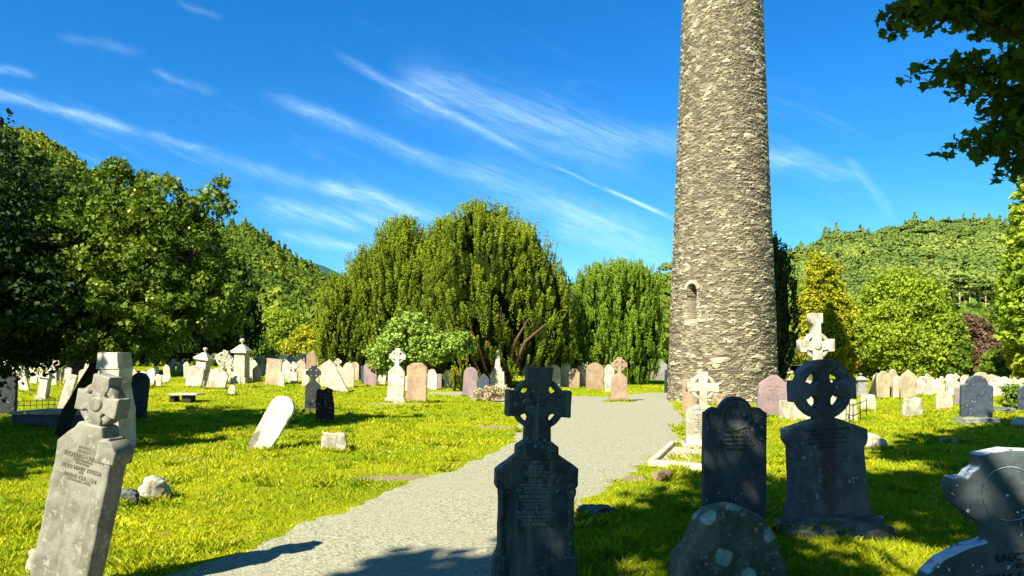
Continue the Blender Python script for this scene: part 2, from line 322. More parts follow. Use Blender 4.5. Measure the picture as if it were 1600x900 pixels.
# ------------------------------------------------------------------ shape helpers
def arc(cx, cz, r, a0, a1, n=14, rz=None):
    rz = rz or r
    return [(cx + r * math.cos(R(a0 + (a1 - a0) * i / n)), cz + rz * math.sin(R(a0 + (a1 - a0) * i / n))) for i in range(n + 1)]
def solid(name, outlines, th, mat, parent=None, y=0.0, bevel=.008, remesh=None, rough=.006, seed=0, holes=None):
    """outline(s) in x,z extruded along y; optional remesh gives worn edges"""
    cu = bpy.data.curves.new('tmp', 'CURVE'); cu.dimensions = '2D'; cu.fill_mode = 'BOTH'
    cu.extrude = max(th / 2 - bevel, .001); cu.bevel_depth = bevel; cu.bevel_resolution = 1
    for pts in [outlines] + (holes or []):
        s = cu.splines.new('POLY'); s.points.add(len(pts) - 1); s.use_cyclic_u = True
        for i, p in enumerate(pts): s.points[i].co = (p[0], p[1], 0, 1)
    to = bpy.data.objects.new('tmp', cu); COL.objects.link(to)
    me = bpy.data.meshes.new_from_object(to.evaluated_get(bpy.context.evaluated_depsgraph_get()))
    bpy.data.objects.remove(to); bpy.data.curves.remove(cu)
    if remesh:
        to = bpy.data.objects.new('tmp', me); COL.objects.link(to); md = to.modifiers.new('r', 'REMESH'); md.mode = 'VOXEL'; md.voxel_size = remesh; md.use_smooth_shade = True
        m2 = bpy.data.meshes.new_from_object(to.evaluated_get(bpy.context.evaluated_depsgraph_get())); bpy.data.objects.remove(to); bpy.data.meshes.remove(me); me = m2
    n = len(me.vertices); co = np.zeros(n * 3, np.float32); me.vertices.foreach_get('co', co); co = co.reshape(-1, 3)
    co = np.stack([co[:, 0], -co[:, 2] + y, co[:, 1]], 1)
    if remesh:
        for k, sc in ((1.0, 9), (.5, 28)):
            dx = np.stack([fbm(co[:, 0] * sc, co[:, 1] * sc, co[:, 2] * sc, 2, seed + 3 * i) - .5 for i in range(3)], 1); co = co + dx * rough * 2 * k
    me.vertices.foreach_set('co', co.astype(np.float32).ravel()); me.update()
    me.materials.clear(); me.materials.append(mat)
    me.name = name; o = bpy.data.objects.new(name, me); COL.objects.link(o); o.parent = parent
    return o
def box(name, sx, sy, sz, mat, parent=None, loc=(0, 0, 0), taper=1.0, bevel=.01, rough=0, seg=1):
    import bmesh
    bm = bmesh.new(); bmesh.ops.create_cube(bm, size=1)
    for v in bm.verts:
        t = taper if v.co.z > 0 else 1
        v.co = Vector((v.co.x * sx * t, v.co.y * sy * t, (v.co.z + .5) * sz))
    bmesh.ops.bevel(bm, geom=bm.edges[:], offset=min(bevel, sx * .2, sy * .2, sz * .2), segments=seg, affect='EDGES')
    if rough:
        bmesh.ops.subdivide_edges(bm, edges=bm.edges[:], cuts=3, use_grid_fill=True)
        for v in bm.verts: v.co += Vector([random.uniform(-rough, rough) for _ in range(3)])
    me = bpy.data.meshes.new(name); bm.to_mesh(me); bm.free(); me.materials.append(mat)
    o = bpy.data.objects.new(name, me); COL.objects.link(o); o.parent = parent; o.location = loc
    return o
def rock(name, sx, sy, sz, mat, seed, loc, label=None, cat='rock', group=None, rz=0, parent=None, sub=5, flat=.0):
    import bmesh
    bm = bmesh.new(); bmesh.ops.create_icosphere(bm, subdivisions=sub, radius=1)
    co = np.array([v.co[:] for v in bm.verts]); k = 1 + (fbm(co[:, 0] * 1.3 + seed, co[:, 1] * 1.3, co[:, 2] * 1.3, 3, seed) - .5) * .9 + (fbm(co[:, 0] * 5, co[:, 1] * 5, co[:, 2] * 5 + seed, 2, seed) - .5) * .16
    cb = np.sign(co) * np.abs(co) ** .7; co = cb / np.maximum(1e-6, np.abs(cb).max(1, keepdims=True)) * .45 + co * .55; co = co * k[:, None] * [sx / 2, sy / 2, sz * .75]; co[:, 2] += sz * .25
    for v, c in zip(bm.verts, co): v.co = Vector(c)
    for f in bm.faces: f.smooth = True
    me = bpy.data.meshes.new(name); bm.to_mesh(me); bm.free(); me.materials.append(mat)
    o = bpy.data.objects.new(name, me); COL.objects.link(o); o.location = loc; o.rotation_euler.z = rz; o.parent = parent
    return tag(o, label, cat, group) if label else o
def tube(pts, rads, sides=8, V=None, Fq=None):
    """returns verts, quads of a tapered tube"""
    pts = [Vector(p) for p in pts]; V = []; Q = []
    for i, p in enumerate(pts):
        d = (pts[min(i + 1, len(pts) - 1)] - pts[max(i - 1, 0)]).normalized()
        a = d.cross(Vector((.31, .17, .9) if abs(d.z) < .95 else (1, 0, 0))).normalized(); c = d.cross(a)
        for k in range(sides):
            t = 2 * math.pi * k / sides; V.append(p + (a * math.cos(t) + c * math.sin(t)) * rads[i])
    for i in range(len(pts) - 1):
        for k in range(sides):
            Q.append((i * sides + k, i * sides + (k + 1) % sides, (i + 1) * sides + (k + 1) % sides, (i + 1) * sides + k))
    return [tuple(v) for v in V], Q
def tubes(name, lst, mat, parent, sides=8):
    V = []; Q = []
    for pts, rads in lst:
        v, q = tube(pts, rads, sides); n = len(V); V += v; Q += [tuple(i + n for i in f) for f in q]
    return mesh_np(name, np.array(V), np.array(Q), mat, parent, smooth=True)
def text(name, lines, mat, parent, x, z, y, sizes, gap=1.35, wmax=None):
    """lettering lying on the front face of a stone"""
    V = []; Fs = []; zz = z
    for ln, s in zip(lines, sizes):
        zz -= s * gap
        if not ln: continue
        cu = bpy.data.curves.new('t', 'FONT'); cu.body = ln; cu.size = s * 1.35; cu.align_x = 'CENTER'; cu.resolution_u = 2; cu.extrude = .0008; cu.offset = .0006
        to = bpy.data.objects.new('t', cu); COL.objects.link(to)
        me = bpy.data.meshes.new_from_object(to.evaluated_get(bpy.context.evaluated_depsgraph_get())); bpy.data.objects.remove(to)
        co = [v.co.copy() for v in me.vertices]; wd = max(c.x for c in co) - min(c.x for c in co) if co else 1
        k = min(1, (wmax or 9) / wd); n = len(V)
        V += [(x + c.x * k, y - c.z, zz + c.y) for c in co]; Fs += [tuple(i + n for i in p.vertices) for p in me.polygons]
        bpy.data.meshes.remove(me)
    me = bpy.data.meshes.new(name); me.from_pydata(V, [], Fs); me.materials.append(mat)
    o = bpy.data.objects.new(name, me); COL.objects.link(o); o.parent = parent
    return o
def outline(kind, w, h):
    a = w / 2
    if kind == 'round': return [(-a, -.15), (a, -.15)] + arc(0, h - a, a, 0, 180, 18)
    if kind == 'segment': return [(-a, -.15), (a, -.15)] + arc(0, h - .28 * w, a, 0, 180, 16, .28 * w)
    if kind == 'shoulder': r = .33 * w; return [(-a, -.15), (a, -.15), (a, h - r - .09 * w)] + arc(a - .09 * w, h - r - .09 * w, .09 * w, 0, 90, 4) + arc(0, h - r, r, 0, 180, 16) + arc(-a + .09 * w, h - r - .09 * w, .09 * w, 90, 180, 4)
    if kind == 'gothic': return [(-a, -.15), (a, -.15), (a, h - .85 * w)] + [(a * math.cos(t) ** .9, h - .85 * w + .85 * w * math.sin(t) ** 1.15) for t in np.linspace(.15, 1.45, 8)] + [(0, h)] + [(-a * math.cos(t) ** .9, h - .85 * w + .85 * w * math.sin(t) ** 1.15) for t in np.linspace(1.45, .15, 8)] + [(-a, h - .85 * w)]
    if kind == 'gable': return [(-a, -.15), (a, -.15), (a, h - .33 * w), (.1 * w, h), (-.1 * w, h), (-a, h - .33 * w)]
    if kind == 'clipped': return [(-a, -.15), (a, -.15), (a, h - .22 * w), (.22 * w, h), (-.25 * w, h - .02), (-a, h - .2 * w)]
    if kind == 'ogee': return [(-a, -.15), (a, -.15), (a, h - .5 * w), (a * .84, h - .47 * w), (a * .8, h - .3 * w), (a * .45, h - .2 * w), (a * .2, h - .1 * w), (0, h), (-a * .2, h - .1 * w), (-a * .45, h - .2 * w), (-a * .8, h - .3 * w), (-a * .84, h - .47 * w), (-a, h - .5 * w)]
    if kind == 'rough': return [(-a, -.15), (a, -.15), (a * 1.02, h * .5), (a * .8, h * .97), (a * .3, h), (-a * .2, h * .93), (-a * .85, h * .98), (-a * 1.03, h * .6)]
    return [(-a, -.15), (a, -.15), (a, h), (-a, h)]
def cross_outline(zc, L, top, aw, zb, fl=1.15):
    h = aw / 2; f = h * fl; q = h * 1.0
    return [(-h * 1.15, zb), (h * 1.15, zb), (q, zc - h), (L, zc - f), (L, zc + f), (q, zc + h), (f, top), (-f, top), (-q, zc + h), (-L, zc + f), (-L, zc - f), (-q, zc - h)]
def ring_shape(zc, ro, ri): return arc(0, zc, ro, 0, 354, 40), arc(0, zc, ri, 0, 354, 40)

def ringm(name, zc, ro, ri, th, mat, parent, y=0.0, n=56):
    prof = []; m = .006
    for (rr, yy) in ((ri, -th / 2 + m), (ri + m, -th / 2), (ro - m, -th / 2), (ro, -th / 2 + m), (ro, th / 2 - m), (ro - m, th / 2), (ri + m, th / 2), (ri, th / 2 - m)): prof.append((rr, yy))
    V = []; k = len(prof)
    for i in range(n):
        a = 2 * math.pi * i / n; w_ = 1 + (random.random() - .5) * .012
        for rr, yy in prof: V.append((math.cos(a) * rr * w_, yy + y, zc + math.sin(a) * rr * w_))
    Q = [(i * k + j, i * k + (j + 1) % k, ((i + 1) % n) * k + (j + 1) % k, ((i + 1) % n) * k + j) for i in range(n) for j in range(k)]
    return mesh_np(name, np.array(V), np.array(Q), mat, parent)
def bitten_cross(zc, L, top, aw, zb, bite, fl=1.1, Lb=None):
    h = aw / 2; f = h * fl; e = bite * .55; s_ = math.sqrt(bite ** 2 - e ** 2); al = math.asin(e / bite)
    def corner(sx, sz, rev):
        A = [-al - (math.pi * 1.5 - 2 * al) * i / 9 for i in range(10)]
        P = [(sx * (h + e + bite * math.cos(t)), zc + sz * (h + e + bite * math.sin(t))) for t in A]
        return P[::-1] if rev else P
    return [(-h * 1.15, zb), (h * 1.15, zb)] + corner(1, -1, True) + [(L, zc - f), (L, zc + f)] + corner(1, 1, False) + [(f, top), (-f, top)] + corner(-1, 1, True) + [(-L, zc + f), (-L, zc - f)] + corner(-1, -1, False)
# ------------------------------------------------------------------ sky-high things first: the tower
TC = flat_at(1128, 630); TY = TC[1] + 2.4; TX = (1128 - 800) / F * TY
def tower_r(z):   # radius by height
    k = TY / F * 1.0
    return np.interp(z, [-.5, 0, .5, 3.6, 10.8, 18, 28.5], [2.42, 2.38, 2.33, 2.23, 1.94, 1.67, 1.34])
def build_tower():
    root = empty('round_tower', (TX, TY, 0), 'tall tapering round tower of rough rubble masonry with one arched doorway high up', 'tower')
    H = 28.5; na = 500
    z = np.concatenate([np.arange(-.4, 19, .0175), np.arange(19, H + .05, .05)]); nz = len(z); a = np.linspace(0, 2 * math.pi, na, endpoint=False)
    A, Zg = np.meshgrid(a, z); rr = tower_r(Zg); s = A * 2.1
    sx = s + (fbm(s * 1.6, Zg * 3, oct=3, seed=1) - .5) * .25; sz = Zg + (fbm(s * 1.1, Zg * 1.1, oct=3, seed=4) - .5) * .22 + (fbm(s * 5, Zg * 5, oct=2, seed=6) - .5) * .05
    def vor(cx, cz, jz, seed, per):
        u = sx / cx; v = sz / cz; iu, iv = np.floor(u), np.floor(v); f1 = np.full(u.shape, 9.); f2 = np.full(u.shape, 9.); idr = np.zeros(u.shape)
        per_n = per
        for du in (-1, 0, 1, 2):
            for dv in (-1, 0, 1):
                ci, cj = iu + du - 0, iv + dv; hx = _hash(np.mod(ci, per_n), cj, ci * 0, seed); hz = _hash(np.mod(ci, per_n), cj, ci * 0 + 5, seed)
                px_ = ci + (.5 * np.mod(cj, 2)) + .1 + .8 * hx - .25; pz_ = cj + .5 + (hz - .5) * jz
                dd = np.hypot((u - px_) * 1.0, (v - pz_) * 1.15); idn = _hash(np.mod(ci, per_n), cj, ci * 0 + 9, seed)
                nearer = dd < f1; f2 = np.where(nearer, f1, np.minimum(f2, dd)); idr = np.where(nearer, idn, idr); f1 = np.where(nearer, dd, f1)
        return f2 - f1, idr
    per = round(2 * math.pi * 2.1 / .31); e1, i1 = vor(2 * math.pi * 2.1 / per, .088, .42, 3, per)
    per2 = round(2 * math.pi * 2.1 / .62); e2, i2 = vor(2 * math.pi * 2.1 / per2, .19, .6, 8, per2)
    bigm = (i2 > .93); e = np.where(bigm, e2 * 1.6, e1); idr = np.where(bigm, .55 + .45 * _hash(np.floor(i2 * 9999), i2 * 0, i2 * 0, 2), i1)
    face = sstep(e, .04, .22)
    lump = fbm(s * 3.2, Zg * 6, oct=3, seed=12)
    disp = face * (.030 + .045 * idr) + (lump - .5) * .02 + (fbm(s * 14, Zg * 22, oct=2, seed=15) - .5) * .012
    # doorway facing a little left of the viewer
    da = math.atan2(-1, 0) % (2 * math.pi)
    ang = da - R(51); u = ((A - ang + math.pi) % (2 * math.pi) - math.pi) * 2.24; zz = Zg - 3.55
    hw = .25 - .02 * np.clip(zz, 0, 1.4); top = 1.32 + np.sqrt(np.maximum(0, hw ** 2 - u ** 2)) * 1.1
    door = (np.abs(u) < hw) & (zz > 0) & (zz < top)
    disp = np.where(door, -.95, disp)
    rr2 = rr + disp
    V = np.stack([np.cos(A) * rr2, np.sin(A) * rr2, Zg], -1).reshape(-1, 3)
    i = np.arange(nz * na).reshape(nz, na); j = np.roll(i, -1, 1)
    Qd = np.stack([i[:-1].ravel(), j[:-1].ravel(), j[1:].ravel(), i[1:].ravel()], 1)
    tone = np.clip(idr * .8 + (lump - .5) * .9 + .1, 0, 1); tone = np.where(door, 0, tone); face = np.where(door, 1, face)
    m, b = new_mat('rubble_masonry'); ta = b.n('ShaderNodeAttribute', attribute_name='tone').outputs['Fac']; ja = b.n('ShaderNodeAttribute', attribute_name='face').outputs['Fac']
    pos = b.n('ShaderNodeNewGeometry').outputs['Position']; n1 = b.noise(pos, .55, 5, .65); n2 = b.noise(b.mapping(pos, (1, 1, 2.6)), 6, 5, .75); n3 = b.noise(pos, 22, 4, .7)
    col = b.mix(b.ss(ta, .1, .8), (.085, .068, .042), (.24, .205, .128)); col = b.mix(b.ss(ta, .78, .98), col, (.46, .40, .26))
    col = b.mix(b.ss(n2, .57, .68, 0, .6), col, (.42, .36, .22)); col = b.mix(b.ss(n1, .52, .68, 0, .4), col, (.11, .10, .065))
    mort = b.mix(b.ss(n2, .4, .6), (.022, .017, .010), (.30, .27, .17))
    col = b.mix(b.ss(ja, .75, .25), col, mort); col = b.mix(b.ss(n3, .55, .7, 0, .45), col, (.09, .08, .055))
    finish(m, b, principled(b, col, .95, b.m('ADD', n2, n3), .7, .04))
    mesh_np('wall', V, Qd, m, root, smooth=False, attrs={'tone': ('POINT', tone.ravel()), 'face': ('POINT', face.ravel())})
    # conical cap
    pts = []; n = 60
    Vc = [(math.cos(2 * math.pi * k / n) * 1.5, math.sin(2 * math.pi * k / n) * 1.5, H) for k in range(n)] + [(0, 0, H + 3.2)]
    Fc = np.array([(k, (k + 1) % n, n) for k in range(n)]); mesh_np('roof', Vc, Fc, M['grey'], root)
    def onwall(u, z, out=.0):
        aa = ang + u / 2.24; r = float(tower_r(z)) + out; return Vector((math.cos(aa) * r, math.sin(aa) * r, z)), aa
    rs = random.Random(5); sur = M['tower_block'] = stone_mat('granite_surround', (.40, .36, .25), (.25, .22, .14), (.5, .47, .35), .4, .1, lichen_sheen=0)
    zb = 3.55
    for side in (-1, 1):
        zc = zb
        while zc < zb + 1.3:
            hh = rs.uniform(.24, .42); ww = rs.uniform(.14, .30); p, aa = onwall(side * (.27 + ww / 2), zc, -.11)
            o = box('door_surround', ww, .26, hh - .02, sur, root, p, bevel=.02, rough=.008); o.rotation_euler.z = aa + math.pi / 2; zc += hh
    p, aa = onwall(0, zb - .26, -.09); o = box('door_sill', .72, .3, .24, sur, root, p, bevel=.03, rough=.01); o.rotation_euler.z = aa + math.pi / 2
    p, aa = onwall(.22, zb - .56, -.12); o = box('sill_block', .5, .28, .32, sur, root, p, bevel=.03, rough=.012); o.rotation_euler.z = aa + math.pi / 2
    p, aa = onwall(0, zb + 1.3, -.08)
    oo = arc(0, 0, .38, 0, 180, 14) + arc(0, 0, .26, 180, 0, 14)
    o = solid('door_arch', oo, .28, sur, root, bevel=.015); o.location = p; o.rotation_euler.z = aa + math.pi / 2
    p, aa = onwall(0, zb, -.85); dm = stone_mat('door_boards', (.03, .024, .016), (.018, .014, .010), (.05, .045, .03), .2, .5, lichen_sheen=0)
    o = box('door', .62, .06, 1.7, dm, root, p); o.rotation_euler.z = aa + math.pi / 2
build_tower()

# ------------------------------------------------------------------ near headstones
FEET = []
def hero(name, px, D, label, cat, lean=0, yaw=0, back=0):
    x = (px - 800) / F * D; z = tz(x, D)
    FEET.append((x, D, .75, .2)); r = empty(name, (x, D, z), label, cat); r.rotation_euler = (R(back), R(lean), R(yaw)); return r

# 1 leaning pale stone with celtic cross, bottom left
r = hero('headstone', 98, 4.95, 'pale lichened headstone leaning right with a small ringed cross on top and faded lettering', 'headstone', 13.2, -10)
ml = M['hero_left']
sl_ = [(-.245, -.3), (.245, -.3), (.245, 1.02), (.245, 1.10), (.18, 1.18), (.13, 1.16), (.10, 1.24), (-.10, 1.24), (-.12, 1.2), (-.2, 1.13), (-.255, 1.08), (-.245, .98)]; sl_ = [(x, z * 1.12 if z > 0 else z) for x, z in sl_]
solid('slab', sl_, .17, ml, r, remesh=.011, rough=.006); r.scale = (.86, 1.0, .905)
solid('cornice', [(-.005 + .12, 1.145), (.272, 1.145), (.272, 1.235), (.2, 1.30), (.12, 1.29)], .19, ml, r, bevel=.01, y=.005)
solid('cross', bitten_cross(1.55, .182, 1.765, .13, 1.33, .034), .13, ml, r, remesh=.009, rough=.005, seed=4)
ringm('ring', 1.55, .168, .108, .105, ml, r)
solid('boss', arc(0, 1.55, .042, 0, 340, 18), .15, ml, r, bevel=.02)
text('inscription', ['', 'IN FOND', 'MEMORY', 'RICHARD CULLEN', 'HIS DAUGHTER', 'WHO DIED', 'ALSO MARY TERESA', 'AND', 'ANNE CULLEN', 'WHO DIED 1 APRIL'], M['letter_worn'], r, .01, 1.27, -.089, [.03, .022, .022, .034, .018, .018, .034, .016, .034, .018], 1.32, .37)
box('plinth', .62, .36, .12, ml, r, (0, .02, -.06), bevel=.02, rough=.006)

p = at(184, 702); k = p.y / F; r = empty('pillar_monument', p, 'pale block monument with a heavy cap rising right behind the leaning lettered headstone', 'monument'); r.rotation_euler = (0, 0, R(-12)); r.scale = (.82, .82, 1)
box('cap', 48 * k, 40 * k, 26 * k, M['white'], r, (-7 * k, 0, 124 * k), .90, rough=.004); box('neck', 40 * k, 34 * k, 24 * k, M['white'], r, (-3 * k, 0, 102 * k), 1.08, rough=.004)
box('shoulder', 48 * k, 44 * k, 40 * k, M['white'], r, (-4 * k, 0, 64 * k), .78, rough=.004); box('plinth', 50 * k, 46 * k, 70 * k, M['cream'], r, (-3 * k, 0, -4 * k), .96, rough=.006)
# 2 dark slate with celtic cross, centre
r = hero('headstone', 832, 5.2, 'dark slate headstone with ringed cross and side columns standing against the gravel path', 'headstone', 1.6, 7)
md = M['hero_mid']
solid('slab', [(-.285, -.2), (.285, -.2), (.285, .22), (.262, .28), (.262, .72), (.30, .76), (.30, .88), (.12, 1.0), (-.12, 1.0), (-.295, .86), (-.295, .75), (-.262, .71), (-.262, .28), (-.29, .22)], .15, md, r, remesh=.010, rough=.004, seed=2)
solid('cross_base', [(-.145, .955), (.145, .955), (.14, 1.035), (.095, 1.07), (-.095, 1.07), (-.14, 1.035)], .19, md, r, bevel=.012, remesh=.01, rough=.003)
solid('cross', bitten_cross(1.355, .232, 1.615, .165, 1.0, .042), .155, md, r, remesh=.009, rough=.004, seed=7)
ringm('ring', 1.355, .198, .160, .10, md, r)
for s in (-1, 1):
    o = tubes('column', [([(s * .255, -.085, .26), (s * .255, -.085, .30), (s * .255, -.085, .32), (s * .255, -.085, .66), (s * .255, -.085, .68), (s * .255, -.085, .70), (s * .255, -.085, .735)], [.036, .036, .024, .022, .026, .034, .036])], md, r, 14)
    box('column_foot', .10, .09, .42, md, r, (s * .262, -.06, -.17), bevel=.015)
text('emblem', ['IHS'], M['letter_bloom'], r, 0, 1.40, -.081, [.06], 1.0)
text('inscription', ['MAY', 'JESUS', 'HAVE MERCY ON', 'THE SOUL OF', 'DENIS', 'WHO DIED JANUARY', 'AGED 72 YEARS', 'ALSO HIS WIFE', 'MARY FARRELL', 'WHO DIED MARCH', 'MAY THEY REST', 'ERECTED BY', 'PATRICK FARRELL', 'IN LOVING MEMORY', 'OF HIS FATHER', 'AND MOTHER'],
     M['letter_grey'], r, -.01, .955, -.083, [.022, .034, .018, .018, .03, .018, .018, .018, .026, .018, .018, .018, .026, .02, .02, .02], 1.42, .40)

# 3 blue-black headstone, right of path
r = hero('headstone', 1146, 6.95, 'blue black slate headstone with a round carved crown between two scrolled shoulders', 'headstone', .4, 4)
mh = M['hero_head']
solid('slab', [(-.305, -.35), (.305, -.35), (.305, 1.14), (.285, 1.15)] + arc(.215, 1.13, .06, 20, 150, 6) + arc(.0, 1.13, .165, 12, 168, 18) + arc(-.215, 1.13, .06, 30, 160, 6) + [(-.285, 1.15), (-.305, 1.14)], .10, mh, r, remesh=.011, rough=.003)
ringm('carved_ring', 1.115, .145, .125, .03, mh, r, y=-.048)
solid('carved_panel', [(-.13, 1.0), (.13, 1.0), (.09, 1.06), (-.09, 1.06)], .02, mh, r, y=-.05, bevel=.006)
text('emblem', ['IHS'], M['letter_grey'], r, 0, 1.175, -.056, [.045], 1)
text('inscription', ['ERECTED BY', 'JOHN BYRNE', 'IN MEMORY OF HIS', 'FATHER AND MOTHER', 'WHO DIED'], M['letter_bloom'], r, 0, .98, -.0545, [.028, .032, .028, .028, .028], 1.45, .46)

# 4 lichen covered rounded stone, bottom
r = hero('headstone', 1138, 5.0, 'low rounded rough headstone blotched with grey green lichen in front of the blue black one', 'headstone', 2, 6)
solid('slab', [(-.39, -.2), (.40, -.2), (.385, .08), (.35, .22), (.30, .33), (.255, .44), (.18, .53), (.08, .585), (-.03, .605), (-.14, .585), (-.22, .53), (-.27, .42), (-.31, .32), (-.385, .25), (-.39, .05)], .2, M['hero_lichen'], r, remesh=.012, rough=.012, seed=21, bevel=.03)

# 5 slate slab with large ringed cross
r = hero('headstone', 1293, 6.85, 'blue grey slate headstone with a big pierced ringed cross on a crumbling stone plinth', 'headstone', -2.6, 6)
mc = M['hero_cross']
solid('slab', [(-.385, -.05), (.44, -.05), (.43, .15), (.405, .32), (.385, .45), (.375, .82), (.40, .84), (.415, .90), (.415, .98), (.10, 1.10), (-.10, 1.10), (-.40, 1.02), (-.405, .93), (-.385, .89), (-.355, .86), (-.36, .40), (-.40, .26), (-.41, .1)], .13, mc, r, remesh=.011, rough=.004, seed=3)
solid('cross', bitten_cross(1.385, .315, 1.655, .150, 1.05, .068, 1.3), .14, mc, r, remesh=.010, rough=.005, seed=13)
ringm('ring', 1.385, .285, .205, .115, mc, r)
solid('hood', arc(0, 1.385, .287, 35, 145, 18) + arc(0, 1.385, .235, 145, 35, 18), .16, mc, r, remesh=.009, rough=.008, seed=15)
text('inscription', ['SACRED TO THE MEMORY', 'MICHAEL FARRELL', 'PATRICK CATHERINE', 'ERECTED BY HIS SON', 'WHO DIED'], M['letter_bloom'], r, 0, 1.03, -.0675, [.03, .03, .03, .03, .028], 1.42, .64)
rock('plinth', 1.02, .5, .30, M['darkrock'], 9, (0.02, -.02, -.16), parent=r)
o = solid('moss_edge', [(-.40, -.02), (.38, -.02), (.36, .035), (.2, .05), (0, .04), (-.2, .06), (-.38, .07)], .2, M['darkbrown'], r, remesh=.012, rough=.02, seed=33)

# 6 grey slate cross headstone bottom right with lettering
r = hero('headstone', 1600, 3.7, 'grey slate headstone with a stubby wide armed cross, white flecks and engraved capitals', 'headstone', -6.0, -4)
mm = M['hero_maria']
cr = [(-.46, -.6), (.46, -.6), (.46, .42), (.44, .54), (.36, .64), (.22, .725), (.13, .745), (.13, .83), (.17, .90), (.26, .99), (.29, 1.04), (.285, 1.15), (.26, 1.22), (.18, 1.2), (.15, 1.22), (.12, 1.26), (.13, 1.35), (.02, 1.365), (-.13, 1.35), (-.125, 1.265), (-.17, 1.24), (-.20, 1.195), (-.27, 1.205), (-.285, 1.13), (-.27, 1.03), (-.2, .94), (-.13, .86), (-.12, .80), (-.125, .745), (-.22, .725), (-.34, .65), (-.42, .56), (-.46, .44)]
cr = [(x * (1.05 if z < .7 else .97), 1.06 + (z - .075 - 1.06) * .76) for x, z in cr]
solid('slab', cr, .11, mm, r, remesh=.009, rough=.004, seed=40)
ringm('carved_ring', 1.01, .145, .134, .014, mm, r, y=-.052)
text('inscription', ['ERECTED', 'BY', 'MARIA FARRELL', 'OF DENNIS AVENUE', 'IN MEMORY OF', 'HER HUSBAND'], M['letter'], r, .01, .725, -.0600, [.042, .028, .046, .028, .036, .036], 1.42, .62)

# ------------------------------------------------------------------ all the other stones
def hw(px, base, top, wpx):
    p = at(px, base); s = F / p.y
    return p, (p.z * 0 + (base - top) / s), wpx / s
def stone(px, base, top, wpx, kind, mat, lean, label, group=None, yaw=0, th=None, cat='headstone', back=0):
    p, h, wd = hw(px, base, top, wpx); mt = M[mat]; th = th or min(.16, max(.09, wd * .22)); h = h / math.cos(R(lean)); rs = random.Random(px * 31 + base)
    g = group
    if p.y < 40: FEET.append((p.x, p.y, wd, th))
    yaw = yaw + rs.uniform(-7, 7); name = 'headstone'
    if kind in ('celtic', 'latin', 'pillar', 'obelisk'):
        r = empty({'celtic': 'cross_headstone', 'latin': 'stone_cross', 'pillar': 'pillar_monument', 'obelisk': 'obelisk'}[kind], p, label, cat, g)
        if kind == 'celtic':
            hd = wd * .92; zc = h - hd * .5; sh = zc - hd * .62
            solid('slab', [(-wd * .46, -.15), (wd * .46, -.15), (wd * .46, sh * .86), (wd * .16, sh * 1.02), (-wd * .16, sh * 1.02), (-wd * .46, sh * .86)], th, mt, r)
            solid('cross', cross_outline(zc, hd / 2, h, hd * .23, sh * .98, 1.3), th * .95, mt, r, bevel=.006)
            ringm('ring', zc, hd * .42, hd * .31, th * .7, mt, r, n=28)
            if p.y < 32: box('plinth', wd * 1.15, th * 2, h * .09, mt, r, (0, 0, -.03))
        elif kind == 'latin':
            solid('cross', cross_outline(h * .72, wd / 2, h, wd * .3, h * .18, 1.0), th, mt, r)
            box('plinth', wd * .8, th * 2.2, h * .2, mt, r)
        elif kind == 'pillar':
            box('plinth', wd * 1.0, wd * 1.0, h * .16, mt, r, (0, 0, -.05)); box('shaft', wd * .74, wd * .74, h * .56, mt, r, (0, 0, h * .11), .96)
            box('cornice', wd * 1.06, wd * 1.06, h * .06, mt, r, (0, 0, h * .67)); box('cap', wd * .98, wd * .98, h * .13, mt, r, (0, 0, h * .73), .25)
            tubes('finial', [([(0, 0, h * .85), (0, 0, h * .90), (0, 0, h * .93), (0, 0, h * .96), (0, 0, h * .99), (0, 0, h)], [wd * .05, wd * .06, wd * .14, wd * .17, wd * .1, wd * .02])], mt, r, 10)
        else:
            box('plinth', wd, wd * .9, h * .14, mt, r, (0, 0, -.05)); box('pedestal', wd * .78, wd * .7, h * .36, mt, r, (0, 0, h * .09), .9)
            box('collar', wd * .5, wd * .5, h * .1, mt, r, (0, 0, h * .45), .85); box('shaft', wd * .3, wd * .3, h * .42, mt, r, (0, 0, h * .55), .62); box('tip', wd * .19, wd * .19, h * .04, mt, r, (0, 0, h * .97), .1)
    else:
        near = p.y < 45
        r = solid(name, outline(kind, wd, h), th, mt, None, remesh=.025 if p.y < 30 else None, rough=.008, seed=px, bevel=.012)
        r.location = p; tag(r, label, cat, g)
    r.rotation_euler = (R(back + rs.uniform(-2, 3)), R(lean), R(yaw))
    return r
GF = 'far rows of pale headstones left of the big yew'
GR = 'crowded pale headstones in front of the trees at right'
